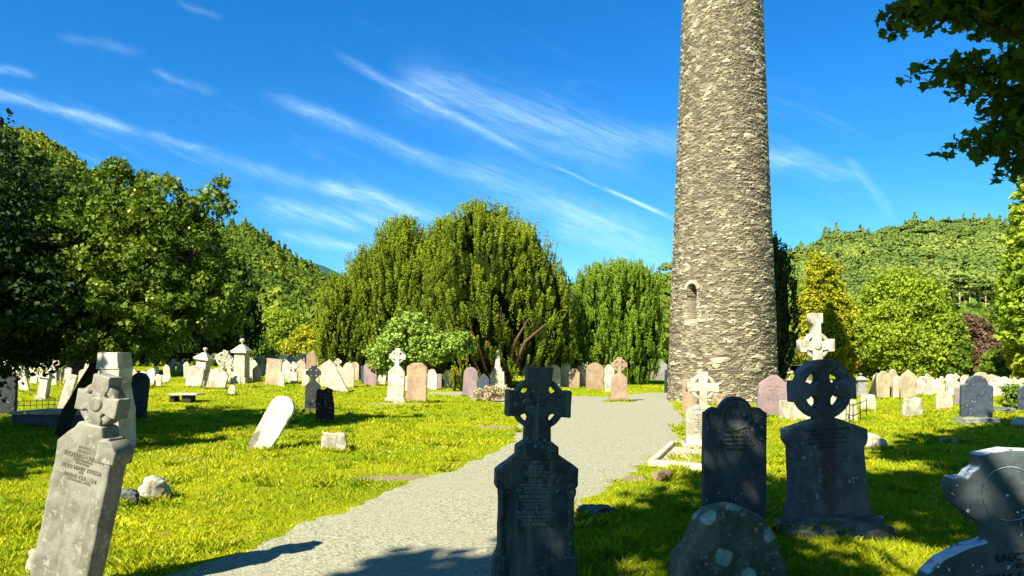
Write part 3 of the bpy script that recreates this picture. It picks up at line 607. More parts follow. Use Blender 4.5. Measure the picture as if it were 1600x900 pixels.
ST = [
 (8, 652, 587, 30, 'flat', 'dark', 2, 'dark square topped post stone at the picture edge beside the leaning tree'),
 (66, 626, 573, 17, 'pillar', 'white', 9, 'white capped pillar stone leaning right beyond the railed grave'),
 (40, 612, 588, 14, 'round', 'cream', -14, 'small cream stone tilted left beside the white leaning pillar'),
 (97, 645, 586, 15, 'flat', 'white', 15, 'narrow white slab leaning parallel to the dark tree trunk on its left side'),
 (129, 622, 578, 14, 'round', 'white', 4, 'white round topped stone seen between tree trunk and ringed cross'),
 (213, 656, 583, 28, 'round', 'darkblue', 5, 'dark blue round headstone in tree shade behind the pale ringed cross'),
 (207, 610, 578, 12, 'shoulder', 'cream', 3, 'cream stone peeping out behind the dark blue shaded headstone'),
 (268, 580, 558, 10, 'round', 'white', 2, 'small white stone under the dark tree beyond the tilted slab'),
 (282, 581, 563, 12, 'gothic', 'white', 6, 'small white pointed stone under the dark tree left of the leaning pillar'),
 (302, 606, 572, 24, 'segment', 'white', 10, 'white leaning slab standing against the foot of the tall capped pillar'),
 (313, 602, 543, 22, 'pillar', 'white', 9, 'tall white capped pillar leaning right left of the knobbed slab'),
 (336, 608, 548, 30, 'celtic', 'white', 17, 'white slab with round knob leaning strongly right beside the low iron railing'),
 (358, 594, 556, 24, 'celtic', 'cream', 2, 'cream ringed cross stone between leaning knobbed slab and urn topped pillar'),
 (377, 600, 529, 24, 'pillar', 'cream', 1, 'tallest cream pillar monument with pitched cap and ball finial'),
 (362, 619, 603, 10, 'round', 'white', 5, 'tiny white marker stone in the grass before the iron railing'),
 (389, 590, 558, 8, 'round', 'white', 1, 'slim white stone directly right of the tall urn topped pillar'),
 (426, 601, 561, 23, 'flat', 'tan', 5, 'streaked brownish flat topped slab leaning slightly right'),
 (486, 586, 550, 15, 'gable', 'brown', 2, 'orange brown pointed stone among the white ones'),
 (499, 580, 547, 11, 'latin', 'white', 1, 'slender white latin cross behind the dark ringed cross'),
 (488, 644, 572, 24, 'celtic', 'dark', 2, 'small dark slate ringed cross standing behind the blackened broken slab'),
 (508, 661, 607, 27, 'rough', 'darkbrown', 0, 'blackened broken slab with white flecks in the grass left of the path'),
 (512, 604, 562, 24, 'ogee', 'cream', 4, 'cream scrolled headstone right behind the leaning slab'),
 (532, 614, 580, 24, 'segment', 'cream', -27, 'cream slab leaning far to the left'),
 (543, 605, 567, 19, 'gothic', 'cream', 3, 'cream pointed headstone right of the far leaning slab'),
 (579, 602, 571, 20, 'flat', 'pink', 1, 'mauve slate flat topped slab beneath the pale bush'),
 (567, 600, 572, 5, 'flat', 'darkblue', 0, 'thin dark slab edge next to the mauve slate stone'),
 (618, 629, 545, 28, 'celtic', 'white', 3, 'bright white headstone with solid ringed head beside the tan slab'),
 (651, 629, 567, 31, 'clipped', 'brown', 1, 'large tan brown slab next to the bright white headstone'),
 (634, 614, 588, 8, 'round', 'cream', 0, 'sliver of cream stone between the white and the tan slabs'),
 (675, 609, 577, 15, 'gothic', 'cream', 1, 'cream pointed stone right of the large tan slab'),
 (686, 608, 585, 8, 'flat', 'pink', 0, 'small mauve stone at the foot of the big yew'),
 (733, 620, 574, 21, 'round', 'pink', 4, 'pinkish round topped headstone by the yew seedling bush'),
 (755, 616, 586, 17, 'gable', 'darkblue', 2, 'dark blue pointed stone right of the pinkish one'),
 (778, 608, 547, 29, 'obelisk', 'white', 0, 'white obelisk on a broad pedestal under the big yew'),
 (801, 581, 558, 9, 'round', 'white', 0, 'narrow white stone under the yew right of the obelisk'),
 (818, 582, 556, 7, 'flat', 'white', 0, 'thin white upright slab left of the small white ringed cross'),
 (834, 585, 556, 17, 'celtic', 'white', 0, 'small white ringed cross seen above the dark slate cross'),
 (858, 584, 560, 22, 'round', 'darkblue', 0, 'dark blue round stone under the yew beyond the cream pair'),
 (865, 606, 570, 21, 'round', 'cream', 0, 'left cream round headstone of the row beyond the path'),
 (882, 605, 568, 15, 'round', 'cream', 3, 'cream headstone leaning beside the left one of the row beyond the path'),
 (895, 600, 552, 14, 'latin', 'dark', 0, 'dark latin cross rising behind the row beyond the path'),
 (897, 606, 576, 16, 'shoulder', 'brown', 1, 'small orange brown shouldered stone in the row beyond the path'),
 (910, 604, 572, 14, 'flat', 'tan', 0, 'plain tan slab between the two brown stones beyond the path'),
 (929, 608, 567, 27, 'round', 'brown', 1, 'broad orange brown round headstone beyond the path'),
 (952, 612, 570, 15, 'shoulder', 'white', 0, 'white stone just behind the ringed cross on its grassy island'),
 (967, 627, 560, 26, 'celtic', 'brown', 1, 'brownish ringed cross headstone on a grassy island in the gravel'),
 (1029, 594, 562, 24, 'gable', 'grey', 3, 'grey pointed stone between the clipped yew and the tower'),
 (1014, 590, 572, 14, 'round', 'white', 0, 'low white stone left of the grey pointed one by the tower'),
 (1042, 614, 578, 7, 'flat', 'dark', 0, 'dark thin slab against the left foot of the tower'),
 (1096, 702, 581, 52, 'celtic', 'white', 1, 'cream white ringed cross headstone heading the kerbed gravel plot'),
 (1077, 650, 593, 20, 'flat', 'brown', 0, 'brown slab half hidden behind the cream ringed cross'),
 (1133, 628, 592, 28, 'segment', 'white', 0, 'white round topped slab against the tower wall'),
 (1205, 652, 587, 44, 'gable', 'pink', 4, 'mauve slate pointed headstone leaning in front of the tower'),
 (1231, 600, 574, 14, 'latin', 'cream', 3, 'thin cream cross in shade right behind the mauve slate headstone'),
 (1345, 618, 583, 18, 'pillar', 'grey', 0, 'grey urn topped monument right of the pierced ringed cross'),
 (1362, 620, 586, 11, 'flat', 'darkbrown', 18, 'dark slab leaning against the tan pointed stones'),
 (1356, 643, 617, 22, 'rough', 'cream', 2, 'low broken cream slab behind the little iron railing'),
 (1379, 624, 580, 20, 'gable', 'tan', 0, 'tan pointed slab first of the tan pair at right'),
 (1394, 622, 577, 13, 'gothic', 'tan', 0, 'narrow tan pointed stone between tan slab and cream round one'),
 (1402, 624, 588, 14, 'round', 'cream', 0, 'cream round stone in front of the narrow tan pointed one'),
 (1418, 624, 578, 24, 'ogee', 'tan', 0, 'tan ornate peaked headstone behind the spotted white block'),
 (1437, 618, 588, 12, 'round', 'white', 8, 'white stone leaning by the ornate peaked tan headstone'),
 (1448, 620, 584, 15, 'celtic', 'cream', 0, 'cream stone with small cross head right of the leaning white one'),
 (1425, 654, 622, 30, 'rough', 'rock', 1, 'squat white block with dark lichen rings in sunlit grass'),
 (1476, 641, 612, 24, 'round', 'cream', -4, 'low pale rounded stone left of the blue black headstone'),
 (1498, 634, 606, 12, 'flat', 'pink', 0, 'small mauve slab touching the left side of the blue black headstone'),
 (1525, 657, 587, 45, 'shoulder', 'darkblue', 1.5, 'blue black shouldered headstone on a pale base at right'),
 (1532, 625, 582, 24, 'round', 'tan', 0, 'tan round stone rising behind the blue black headstone'),
]
made = {}
for s in ST: made[s[0], s[1]] = stone(*s)
LN = ['IN LOVING MEMORY', 'OF', 'JAMES BYRNE', 'WHO DIED', '10TH MARCH 1889', 'AGED 67 YEARS', 'ALSO HIS WIFE', 'MARY BYRNE', 'WHO DIED', '2ND JUNE 1901', 'R.I.P.']
text('inscription', LN, M['letter_worn'], made[1096, 702], 0, .80, -.0745, [.034] * 11, 1.4, .48)
text('inscription', LN[:8], M['letter_worn'], made[1205, 652], 0, .95, -.0835, [.04] * 8, 1.4, .6)
text('inscription', LN[:7], M['letter_worn'], made[1133, 628], 0, .78, -.0835, [.035] * 7, 1.4, .5)
p, h, wd = hw(1525, 661, 655, 54); o = box('base_slab', wd, .5, .22, M['grey'], None, (p.x, p.y - .05, p.z - .1), rough=.01); tag(o, 'pale worn base slab under the blue black shouldered headstone', 'stone slab')
p = at(1598, 640); stone(1600, 645, 603, 20, 'round', 'darkblue', 0, 'dark stone at the right picture edge half hidden by a small shrub')
far_kinds = ['round', 'gothic', 'shoulder', 'segment', 'celtic', 'round', 'ogee']
rs = random.Random(3)
NTH = 'first second third fourth fifth sixth seventh eighth ninth tenth eleventh twelfth thirteenth fourteenth fifteenth sixteenth seventeenth eighteenth nineteenth twentieth'.split()
def nth(k): return NTH[k] if k < 20 else ['twenty first', 'twenty second', 'twenty third', 'twenty fourth', 'twenty fifth'][k - 20]
KW = {'round': 'round topped', 'gothic': 'pointed', 'shoulder': 'shouldered', 'segment': 'low arched', 'celtic': 'ringed cross', 'ogee': 'scroll topped', 'white': 'white', 'cream': 'cream', 'grey': 'grey', 'tan': 'tan'}
def row(lst, mats, lo, hi, where, grp):
    for i, (px, base, top, wpx) in enumerate(sorted(lst)):
        kd = rs.choice(far_kinds); mt = rs.choice(mats); stone(px, base, top, wpx, kd, mt, rs.uniform(lo, hi), KW[mt] + ' ' + KW[kd] + ' stone, ' + nth(i) + ' from the left ' + where, grp)
GFL = 'small far white stone in the crowded sunlit rows beyond the iron railing'
row([(402, 582, 560, 9), (410, 586, 556, 13), (419, 582, 557, 9), (430, 580, 556, 10), (441, 588, 553, 14), (448, 584, 558, 8), (456, 584, 557, 10), (467, 585, 553, 14), (476, 582, 560, 8),
                           (502, 589, 570, 12), (508, 576, 558, 10), (520, 580, 557, 10), (529, 578, 558, 9), (537, 580, 556, 10), (549, 582, 557, 12), (556, 580, 559, 10), (566, 582, 562, 9)], ['white', 'white', 'white', 'cream'], -5, 9, 'in the far rows beyond the railing', GF)
GRL = 'sunlit pale stone in the crowded row below the trees at right'
row([(1462, 618, 592, 12), (1472, 612, 588, 12), (1484, 620, 585, 14), (1494, 612, 584, 12), (1506, 618, 587, 13), (1550, 622, 586, 15), (1563, 621, 591, 13), (1577, 623, 592, 16), (1590, 620, 594, 14),
                           (1557, 614, 588, 10), (1570, 612, 589, 10), (1584, 612, 590, 10), (1600, 614, 591, 13), (1616, 618, 590, 14), (1632, 616, 588, 14), (1369, 612, 584, 10), (1386, 610, 586, 9), (1410, 612, 588, 10), (1428, 608, 588, 9), (1320, 612, 588, 10), (1456, 610, 590, 9)], ['white', 'white', 'cream'], -4, 4, 'in the crowd below the right trees', GR)
row([(394, 592, 563, 12), (402, 597, 572, 13), (446, 594, 563, 13), (458, 597, 566, 15), (470, 595, 562, 14), (477, 603, 577, 10), (493, 597, 575, 10), (505, 596, 570, 11), (522, 592, 564, 13), (531, 594, 560, 12), (554, 594, 566, 13), (562, 590, 562, 12), (440, 604, 582, 9), (596, 600, 574, 12), (590, 594, 566, 9), (700, 606, 578, 11), (712, 600, 574, 10)],
    ['white', 'cream', 'tan', 'white'], -6, 9, 'between railing and big yew', 'mixed stones between the iron railing and the big yew')
rq = random.Random(77)
row([(int(384 + i * 9.3 + rq.uniform(-3, 3)), rq.randint(578, 583), rq.randint(553, 561), rq.randint(9, 13)) for i in range(24)], ['white', 'grey', 'cream', 'tan'], -7, 9, 'in the farthest row before the bushes', 'farthest row of stones before the yellow bushes')
row([(int(6 + i * 12 + rq.uniform(-3, 3)), rq.randint(586, 598), rq.randint(562, 572), rq.randint(9, 13)) for i in range(12)], ['white', 'cream', 'white'], -7, 14, 'in the row behind the railed low tomb', 'row of pale stones behind the railed low tomb')
row([(224, 606, 580, 11), (236, 600, 576, 10), (246, 606, 586, 10), (262, 592, 570, 10), (292, 592, 566, 9), (345, 590, 566, 10)], ['white', 'cream', 'tan'], -6, 12, 'behind the dark shaded headstone', 'stones behind the dark shaded headstone')
GLL = 'pale stone glimpsed beneath the low branches of the left trees'
row([(22, 604, 580, 10), (52, 600, 578, 10), (84, 602, 576, 10), (104, 600, 575, 10), (140, 602, 576, 9), (232, 598, 578, 10), (243, 590, 572, 9), (150, 596, 574, 10), (160, 590, 572, 9)], ['white', 'cream', 'grey'], -4, 12, 'beneath the left tree branches', 'pale stones under the left trees')
GUL = 'white stone glimpsed beneath the big yew beyond the path'
row([(792, 590, 566, 8), (808, 588, 562, 8), (826, 592, 572, 8), (846, 586, 564, 8), (872, 582, 560, 9), (918, 586, 566, 9), (940, 584, 566, 9)], ['white'], -3, 3, 'beneath the big yew', 'white stones beneath the big yew')

# leaning pale slab in the middle left
p = at(405, 702); s = F / p.y
r = solid('headstone', [(-.22, -.25), (.2, -.25), (.24, .5), (.25, 1.0)] + arc(.0, 1.02, .25, 0, 180, 14) + [(-.25, .7), (-.24, .2)], .10, stone_mat('pale_leaning_slab', (.58, .55, .42), (.42, .37, .25), (.62, .6, .45), .3, .4, lichen_sheen=0, blotch=(-.18, .1, .12, .3, (.08, .06, .04))), None, remesh=.016, rough=.008, seed=5)
r.location = p; r.scale = (.92, 1, .88); r.rotation_euler = (R(-4), R(29), R(-6)); tag(r, 'cream round topped slab leaning far to the right in the sunlit lawn', 'headstone')
# small block, boulders, low stones
def rk(px, base, w_, h_, mat, seed, label, dep=.8, cat='rock', name='boulder'):
    p = at(px, base); k = p.y / F; FEET.append((p.x, p.y + w_ * k * dep * .3, w_ * k * .9, w_ * k * dep * .8)); rock(name, w_ * k, w_ * k * dep, h_ * k, M[mat], seed, p + Vector((0, w_ * k * dep * .3, 0)), label, cat, rz=.3 * seed % 1)
rk(237, 783, 42, 34, 'rock', 3, 'pale pointed field stone in the lawn right of the leaning lettered headstone')
rk(196, 792, 34, 24, 'darkrock', 4, 'dark mossy rock tucked against the leaning lettered headstone')
rk(932, 812, 56, 20, 'darkrock', 6, 'dark flat mossy rock at the edge of the shaded lawn by the path')
rk(1365, 703, 40, 24, 'rock', 8, 'buff boulder in sunlit grass right of the pierced ringed cross')
rk(1573, 646, 34, 9, 'darkrock', 12, 'low dark hump stone right of the blue black headstone')
rk(1596, 668, 22, 14, 'rock', 13, 'pale small rock at the right picture edge')
rk(1036, 752, 34, 16, 'brown', 15, 'flat brown stone set in grass at the corner of the kerbed plot', .5)
rk(1127, 634, 28, 18, 'brown', 16, 'brown boulder at the foot of the tower wall')
rk(1494, 692, 40, 6, 'rock', 18, 'thin pale stone lying flush in shaded grass')
rk(64, 905, 50, 52, 'rock', 19, 'pale craggy stone at the left foot of the leaning lettered headstone', .7)
rk(1218, 640, 60, 12, 'cream', 24, 'low cream kerb stone beneath the mauve pointed headstone', .4)
stone(522, 706, 677, 38, 'rough', 'rock', 2, 'squat cream block stone alone on the sunny lawn left of the path', cat='stone block')
# ledger slab on block
p = at(286, 632); k = p.y / F; r = empty('ledger_tomb', p, 'thin pale slab resting on a low dark block in the lawn', 'tomb')
box('slab', 46 * k, .8, .06, M['white'], r, (0, .3, 14 * k), rough=.006); box('support', 14 * k, .5, 14 * k, M['darkbrown'], r, (.1, .3, 0)); box('support', 8 * k, .5, 12 * k, M['darkbrown'], r, (-.5, .3, 0))
p = at(252, 597); k = p.y / F; o = box('fallen_slab', 22 * k, .9, .1, M['white'], None, p + Vector((0, 0, .1)), rough=.006); o.rotation_euler = (R(28), R(14), R(10)); tag(o, 'pale slab tipped over in grass below the dark tree', 'stone slab')
# tall high cross on plinth
p = at(1280, 655); k = p.y / F; r = empty('high_cross', p, 'tall cream ringed cross on a stepped pedestal rising behind the slate cross headstone', 'stone cross'); r.rotation_euler = (0, R(-1.5), R(4))
mw = M['white']; H = 165 * k; hd = 52 * k; zc = H - 50 * k
box('plinth', 100 * k, 1.0, 32 * k, M['cream'], r, (0, .1, -.05), .97, rough=.008); box('pedestal', 46 * k, .6, 32 * k, M['cream'], r, (0, .1, 31 * k - .05), .82, rough=.006)
solid('cross', [(-9 * k, 60 * k), (9 * k, 60 * k), (7 * k, zc - 7 * k), (18 * k, zc - 6 * k), (18 * k, zc - 9 * k), (27 * k, zc - 9 * k), (27 * k, zc + 9 * k), (18 * k, zc + 9 * k), (18 * k, zc + 6 * k), (6 * k, zc + 6 * k), (5.5 * k, H - 15 * k), (9 * k, H - 14 * k), (9 * k, H), (-9 * k, H), (-9 * k, H - 14 * k), (-5.5 * k, H - 15 * k), (-6 * k, zc + 6 * k), (-18 * k, zc + 6 * k), (-18 * k, zc + 9 * k), (-27 * k, zc + 9 * k), (-27 * k, zc - 9 * k), (-18 * k, zc - 9 * k), (-18 * k, zc - 6 * k), (-7 * k, zc - 7 * k)], .26, mw, r, y=.1, bevel=.015)
ringm('ring', zc, 20.5 * k, 15 * k, .18, mw, r, y=.1); solid('boss', arc(0, zc, 5 * k, 0, 340, 16), .34, mw, r, y=.1, bevel=.03)
# grave plot kerb by the cream cross
def kerb_plot():
    a = at(1018, 728); c = at(1052, 696); d_ = at(1125, 703); e = at(1110, 735)
    zt = max(a.z, c.z, d_.z) + .05; r = empty('grave_plot', (a + e) / 2, 'gravelled grave plot edged with a pale stone kerb before the cream ringed cross', 'grave plot'); r.location.z = 0
    P = [Vector((q.x, q.y, 0)) - Vector((r.location.x, r.location.y, 0)) for q in (a, c, d_, e)]
    V = [(q.x, q.y, zt - .03) for q in P]; mesh_np('gravel_bed', np.array(V), np.array([[3, 2, 1, 0]]), M['plotgravel'], r)
    for i in range(4):
        q0, q1 = P[i], P[(i + 1) % 4]; L = (q1 - q0).length; mid = (q0 + q1) / 2
        o = box('kerb', L - .11 if i % 2 else L + .11, .11, .22, M['cream'], r, (mid.x, mid.y, zt - .18), rough=.004); o.rotation_euler.z = math.atan2(q1.y - q0.y, q1.x - q0.x)
kerb_plot()
# iron railings
def railing(name, pts, h, n, label, cat='railing'):
    p0 = Vector(pts[0]); r = empty(name, p0, label, cat)
    P = [Vector(q) - p0 for q in pts]
    posts = []
    for i in range(len(P) - 1):
        for j in range(n + 1):
            q = P[i].lerp(P[i + 1], j / n); posts.append(([(q.x, q.y, -.1 + q.z), (q.x, q.y, h + .06 + q.z)], [.014, .010]))
        for zz in (h * .45, h):
            tubes('rail', [([tuple(P[i] + Vector((0, 0, zz))), tuple(P[i + 1] + Vector((0, 0, zz)))], [.012, .012])], M['iron'], r, 6)
    for q in posts: tubes('post', [q], M['iron'], r, 6)
railing('iron_railing', [at(330, 606), at(398, 604), at(404, 592), at(345, 590)], .55, 3, 'low rusty iron railing round a grave between the leaning slab and urn pillar')
railing('iron_railing', [at(1322, 660), at(1333, 664), at(1354, 652)], .5, 2, 'small bent iron railing right of the slate cross headstone')
railing('iron_railing', [at(18, 640), at(95, 638)], .28, 8, 'short iron railing along the low tomb behind the leaning tree')
# low kerbed tomb at left
p = at(72, 668); k = p.y / F; r = empty('low_tomb', p, 'long low blue grey tomb in shade behind the leaning tree trunk', 'tomb'); r.rotation_euler.z = R(-3)
box('base', 118 * k, 1.3, 22 * k, stone_mat('blue_grey_block', (.10, .12, .15), (.06, .07, .09), (.2, .2, .2), .2, .2, lichen_sheen=.1), r, (0, .7, -.05), rough=.006); box('top_slab', 122 * k, 1.4, .07, M['white'], r, (0, .7, 22 * k - .05), rough=.004)

# ------------------------------------------------------------------ foliage
def leaves(name, C, D, Nn, L, Wd, mat, parent, lobed=False, rnd=None):
    """C centres, D leaf axis, Nn normals, L lengths, Wd widths"""
    n = len(C); D = D / np.maximum(1e-6, np.linalg.norm(D, axis=1, keepdims=True)); Sd = np.cross(D, Nn); Sd /= np.maximum(1e-6, np.linalg.norm(Sd, axis=1, keepdims=True))
    Up = np.cross(Sd, D)
    L = np.broadcast_to(np.asarray(L, float).reshape(-1, 1), (n, 1)); Wd = np.broadcast_to(np.asarray(Wd, float).reshape(-1, 1), (n, 1))
    if lobed: pts = [(0, -.5, 0), (.42, -.42, .05), (.30, -.12, .02), (.55, .05, .06), (.24, .16, .02), (.0, .55, .1), (-.24, .16, .02), (-.55, .05, .06), (-.30, -.12, .02), (-.42, -.42, .05)]
    else: pts = [(0, -.5, 0), (.5, -.05, .1), (0, .5, 0), (-.5, -.05, .1)]
    k = len(pts); V = np.zeros((n, k, 3))
    for i, (a, c, u) in enumerate(pts): V[:, i] = C + Sd * a * Wd + D * c * L + Up * u * Wd
    Fc = np.arange(n * k).reshape(n, k)
    if rnd is None: rnd = rng.random(n)
    return mesh_np(name, V.reshape(-1, 3), Fc, mat, parent, attrs={'rnd': ('FACE', rnd)})
def rdir(n):
    v = rng.normal(size=(n, 3)); return v / np.linalg.norm(v, axis=1, keepdims=True)
def cluster_leaves(CC, cr, per, size, out=.7, up=.3, flat=.7):
    n = len(CC) * per; idx = np.repeat(np.arange(len(CC)), per); d = rdir(n); cr = np.asarray(cr); cr = cr[idx][:, None] if cr.ndim else cr
    P = CC[idx] + d * cr * (rng.random((n, 1)) ** .45) * [1, 1, flat]; Nn = d * out + rdir(n) * .6 + np.array([0, 0, up]); ax = rdir(n) + d * .4 - np.array([0, 0, .25])
    s = size * (.6 + .8 * rng.random(n)); return P, ax, Nn, s, np.clip(rng.random(n) * .7 + rng.random(len(CC))[idx] * .3, 0, 1)
def crown_pts(blobs, ncl):
    out = []; vol = np.array([b_[1][0] * b_[1][1] + b_[1][0] * b_[1][2] for b_ in blobs]); cnt = np.maximum((vol / vol.sum() * ncl).astype(int), 4)
    for (c, r_), n in zip(blobs, cnt):
        d = rdir(n); rr = .45 + .6 * rng.random((n, 1)) ** .6; out.append(np.array(c) + d * rr * np.array(r_))
    return np.concatenate(out)
def tree(name, base, blobs, ncl, per, lsize, cr, mat, label, cat='tree', group=None, trunk=None, lean=(0, 0), tr=.25, limbs=5, barkm='bark', lobed=False, up=.35, flat=.75, rest=False):
    r = empty(name, base, label, cat, group)
    CC = crown_pts(blobs, ncl); P, ax, Nn, s, q = cluster_leaves(CC, cr * (.6 + .8 * rng.random(len(CC))), per, lsize, up=up, flat=flat)
    leaves('crown', P, ax, Nn, s, s * .75, mat, r, lobed, q)
    top = np.array(blobs[0][0]); h = top[2]; lst = []
    fork = Vector((lean[0], lean[1], h * .45)); lst.append(([(0, 0, -.3), (lean[0] * .25, lean[1] * .25, h * .12), (lean[0] * .6, lean[1] * .6, h * .28), tuple(fork)], [tr * 1.25, tr, tr * .85, tr * .7]))
    rs = random.Random(int(abs(base[0]) * 100))
    for i in range(limbs):
        c, rr = blobs[i % len(blobs)]; e = Vector(c) + Vector([rs.uniform(-.6, .6) * v for v in rr]); st = fork * rs.uniform(.75, 1.0); mid = st.lerp(e, .5) + Vector((rs.uniform(-.1, .1) * h, rs.uniform(-.1, .1) * h, .02 * h))
        lst.append(([tuple(st), tuple(st.lerp(mid, .5)), tuple(mid), tuple(e)], [tr * .5, tr * .4, tr * .25, tr * .06]))
        for j in range(3):
            e2 = mid + Vector([rs.uniform(-.5, .5) * v for v in rr]) + (e - mid) * .5; lst.append(([tuple(mid), tuple(mid.lerp(e2, .5) + Vector((0, 0, .05 * h))), tuple(e2)], [tr * .2, tr * .12, tr * .03]))
    tubes('trunk', lst, M[barkm], r, 9)
    return r
def yew(name, base, lobes, nspray, per, lsize, mat, label, cat='tree', core_mat=None, flute=.22, group=None, limbs=None, sprout=.5, seed=0, pl=1.0):
    """upright yew: fluted lobes [(cx, cy, radius, z0, z1, power)] clothed in rising sprays"""
    r = empty(name, base, label, cat, group); P_, A_, N_, S_, Q_ = [], [], [], [], []; coreV = []; coreF = []
    area = np.array([l[2] * (l[4] - l[3]) + l[2] ** 2 * .6 for l in lobes]); cnt = (area / area.sum() * nspray).astype(int)
    for (cx, cy, rad, z0, z1, pw), n in zip(lobes, cnt):
        def surf(a, t):
            prof = np.clip(1 - np.clip(t, 0, 1) ** pw, 0, 1) ** (.5) * (.62 + .38 * sstep(t, 0, .3)); f = fbm(np.cos(a) * rad * 1.5 + cx, np.sin(a) * rad * 1.5 + cy, t * (z1 - z0) * .28, 3, seed)
            wv = fbm(np.cos(a) * rad * .5, np.sin(a) * rad * .5, t * (z1 - z0) * .3, 2, seed + 8) * .8; rdg = np.abs(vnoise(np.cos(a) * rad * .95 + wv + cx, np.sin(a) * rad * .95 + wv + cy, t * (z1 - z0) * .17, seed + 11) - .5); gul = 1 - sstep(rdg, .01, .13)
            prof = prof * (1 - gul * flute * 2.3)
            g = vnoise(np.cos(a) * rad * .55 + cx * 2, np.sin(a) * rad * .55 + cy, t * (z1 - z0) * .14, seed + 5)
            return rad * prof * (1 + (f - .5) * flute * 2 + (g - .5) * flute * 2.0)
        a = rng.random(n) * 2 * math.pi; t = rng.random(n) ** .85; rr = surf(a, t) * (1 - .10 * rng.random(n))
        top = rng.random(n) < .18; rr = np.where(top, rr * np.sqrt(rng.random(n)), rr); t = np.where(top, np.maximum(t, .9 * (1 - (rr / rad) ** 2) ** (1 / pw) if True else t), t)
        hfun = lambda rr_, t_: z0 + t_ * (z1 - z0)
        C = np.stack([cx + np.cos(a) * rr, cy + np.sin(a) * rr, z0 + t * (z1 - z0)], 1); outd = np.stack([np.cos(a), np.sin(a), 0 * a], 1)
        idx = np.repeat(np.arange(n), per); m = len(idx); u1 = rng.random(n); hgt = pl * (.55 + .9 * u1 ** 1.5)[idx][:, None]; k = rng.random((m, 1)) ** .85
        tilt = (rdir(n) * [1, 1, 0] * .18)[idx]; rd = rdir(m) * [1, 1, .3] + outd[idx] * .7; rd /= np.linalg.norm(rd, axis=1, keepdims=True); rp = pl * .20 * (.7 + .6 * u1)[idx][:, None] * np.sqrt(np.maximum(0, 1.02 - k ** 2.2)) * (.25 + .85 * k)
        Pp = C[idx] + (np.array([0, 0, 1]) + tilt) * (k - .5) * hgt + outd[idx] * (k * hgt * .60 * sprout) + rd * rp
        Ax = rdir(m) + np.array([0, 0, .9]) + outd[idx] * .4; Nn = rd * 1.0 + rdir(m) * .45 + np.array([0, 0, 1.]) * sstep(k, .7, 1) * .7
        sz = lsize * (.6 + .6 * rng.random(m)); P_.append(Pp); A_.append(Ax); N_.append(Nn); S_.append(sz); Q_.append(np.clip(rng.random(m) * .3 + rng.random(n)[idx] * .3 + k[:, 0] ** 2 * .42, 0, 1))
        na, nt = 72, 36; aa, tt = np.meshgrid(np.linspace(0, 2 * math.pi, na, endpoint=False), np.linspace(0, .995, nt)); R_ = surf(aa.ravel(), tt.ravel()) * .92 - .2
        off = sum(len(v) for v in coreV); coreV.append(np.stack([cx + np.cos(aa.ravel()) * R_, cy + np.sin(aa.ravel()) * R_, z0 + tt.ravel() * (z1 - z0) * .975], 1))
        i = np.arange(na * nt).reshape(nt, na) + off; j = np.roll(i, -1, 1); coreF.append(np.stack([i[:-1].ravel(), j[:-1].ravel(), j[1:].ravel(), i[1:].ravel()], 1))
    P_, A_, N_, S_, Q_ = [np.concatenate(v) for v in (P_, A_, N_, S_, Q_)]
    cr_ = leaves('crown', P_, A_, N_, S_ * 1.25, S_ * .7, mat, r, False, Q_)
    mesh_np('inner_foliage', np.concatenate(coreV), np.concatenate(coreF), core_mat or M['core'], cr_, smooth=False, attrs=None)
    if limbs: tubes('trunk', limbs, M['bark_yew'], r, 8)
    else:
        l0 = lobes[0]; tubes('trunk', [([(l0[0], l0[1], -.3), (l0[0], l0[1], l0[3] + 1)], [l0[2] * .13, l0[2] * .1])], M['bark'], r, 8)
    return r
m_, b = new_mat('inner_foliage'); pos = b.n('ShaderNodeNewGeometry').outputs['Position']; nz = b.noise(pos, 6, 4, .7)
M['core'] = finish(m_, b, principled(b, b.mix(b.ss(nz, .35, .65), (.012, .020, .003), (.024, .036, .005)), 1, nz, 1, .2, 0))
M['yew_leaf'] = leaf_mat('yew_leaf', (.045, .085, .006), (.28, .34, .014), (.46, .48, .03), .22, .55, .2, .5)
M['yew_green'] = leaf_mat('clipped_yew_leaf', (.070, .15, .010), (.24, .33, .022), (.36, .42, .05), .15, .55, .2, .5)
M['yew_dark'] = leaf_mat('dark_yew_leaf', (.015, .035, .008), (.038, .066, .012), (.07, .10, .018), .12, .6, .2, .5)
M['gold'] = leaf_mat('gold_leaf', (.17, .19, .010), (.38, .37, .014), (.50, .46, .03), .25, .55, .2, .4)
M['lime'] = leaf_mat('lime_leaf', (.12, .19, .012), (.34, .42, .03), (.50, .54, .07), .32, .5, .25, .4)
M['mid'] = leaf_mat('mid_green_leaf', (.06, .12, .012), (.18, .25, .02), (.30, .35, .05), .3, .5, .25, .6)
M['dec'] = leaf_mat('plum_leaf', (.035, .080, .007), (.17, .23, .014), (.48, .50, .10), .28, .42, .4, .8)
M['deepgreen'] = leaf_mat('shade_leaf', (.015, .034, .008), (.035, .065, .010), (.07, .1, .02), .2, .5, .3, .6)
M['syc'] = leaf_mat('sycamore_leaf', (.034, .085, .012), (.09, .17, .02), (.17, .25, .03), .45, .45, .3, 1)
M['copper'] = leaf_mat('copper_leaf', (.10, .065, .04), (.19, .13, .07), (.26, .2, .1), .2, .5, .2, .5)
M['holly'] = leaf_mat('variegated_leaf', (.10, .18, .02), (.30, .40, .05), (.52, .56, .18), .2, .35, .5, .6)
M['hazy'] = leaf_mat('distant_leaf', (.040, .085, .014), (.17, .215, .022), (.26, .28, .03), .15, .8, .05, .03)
M['pine'] = leaf_mat('pine_leaf', (.075, .13, .030), (.22, .27, .05), (.32, .36, .08), .15, .8, .05, .02)

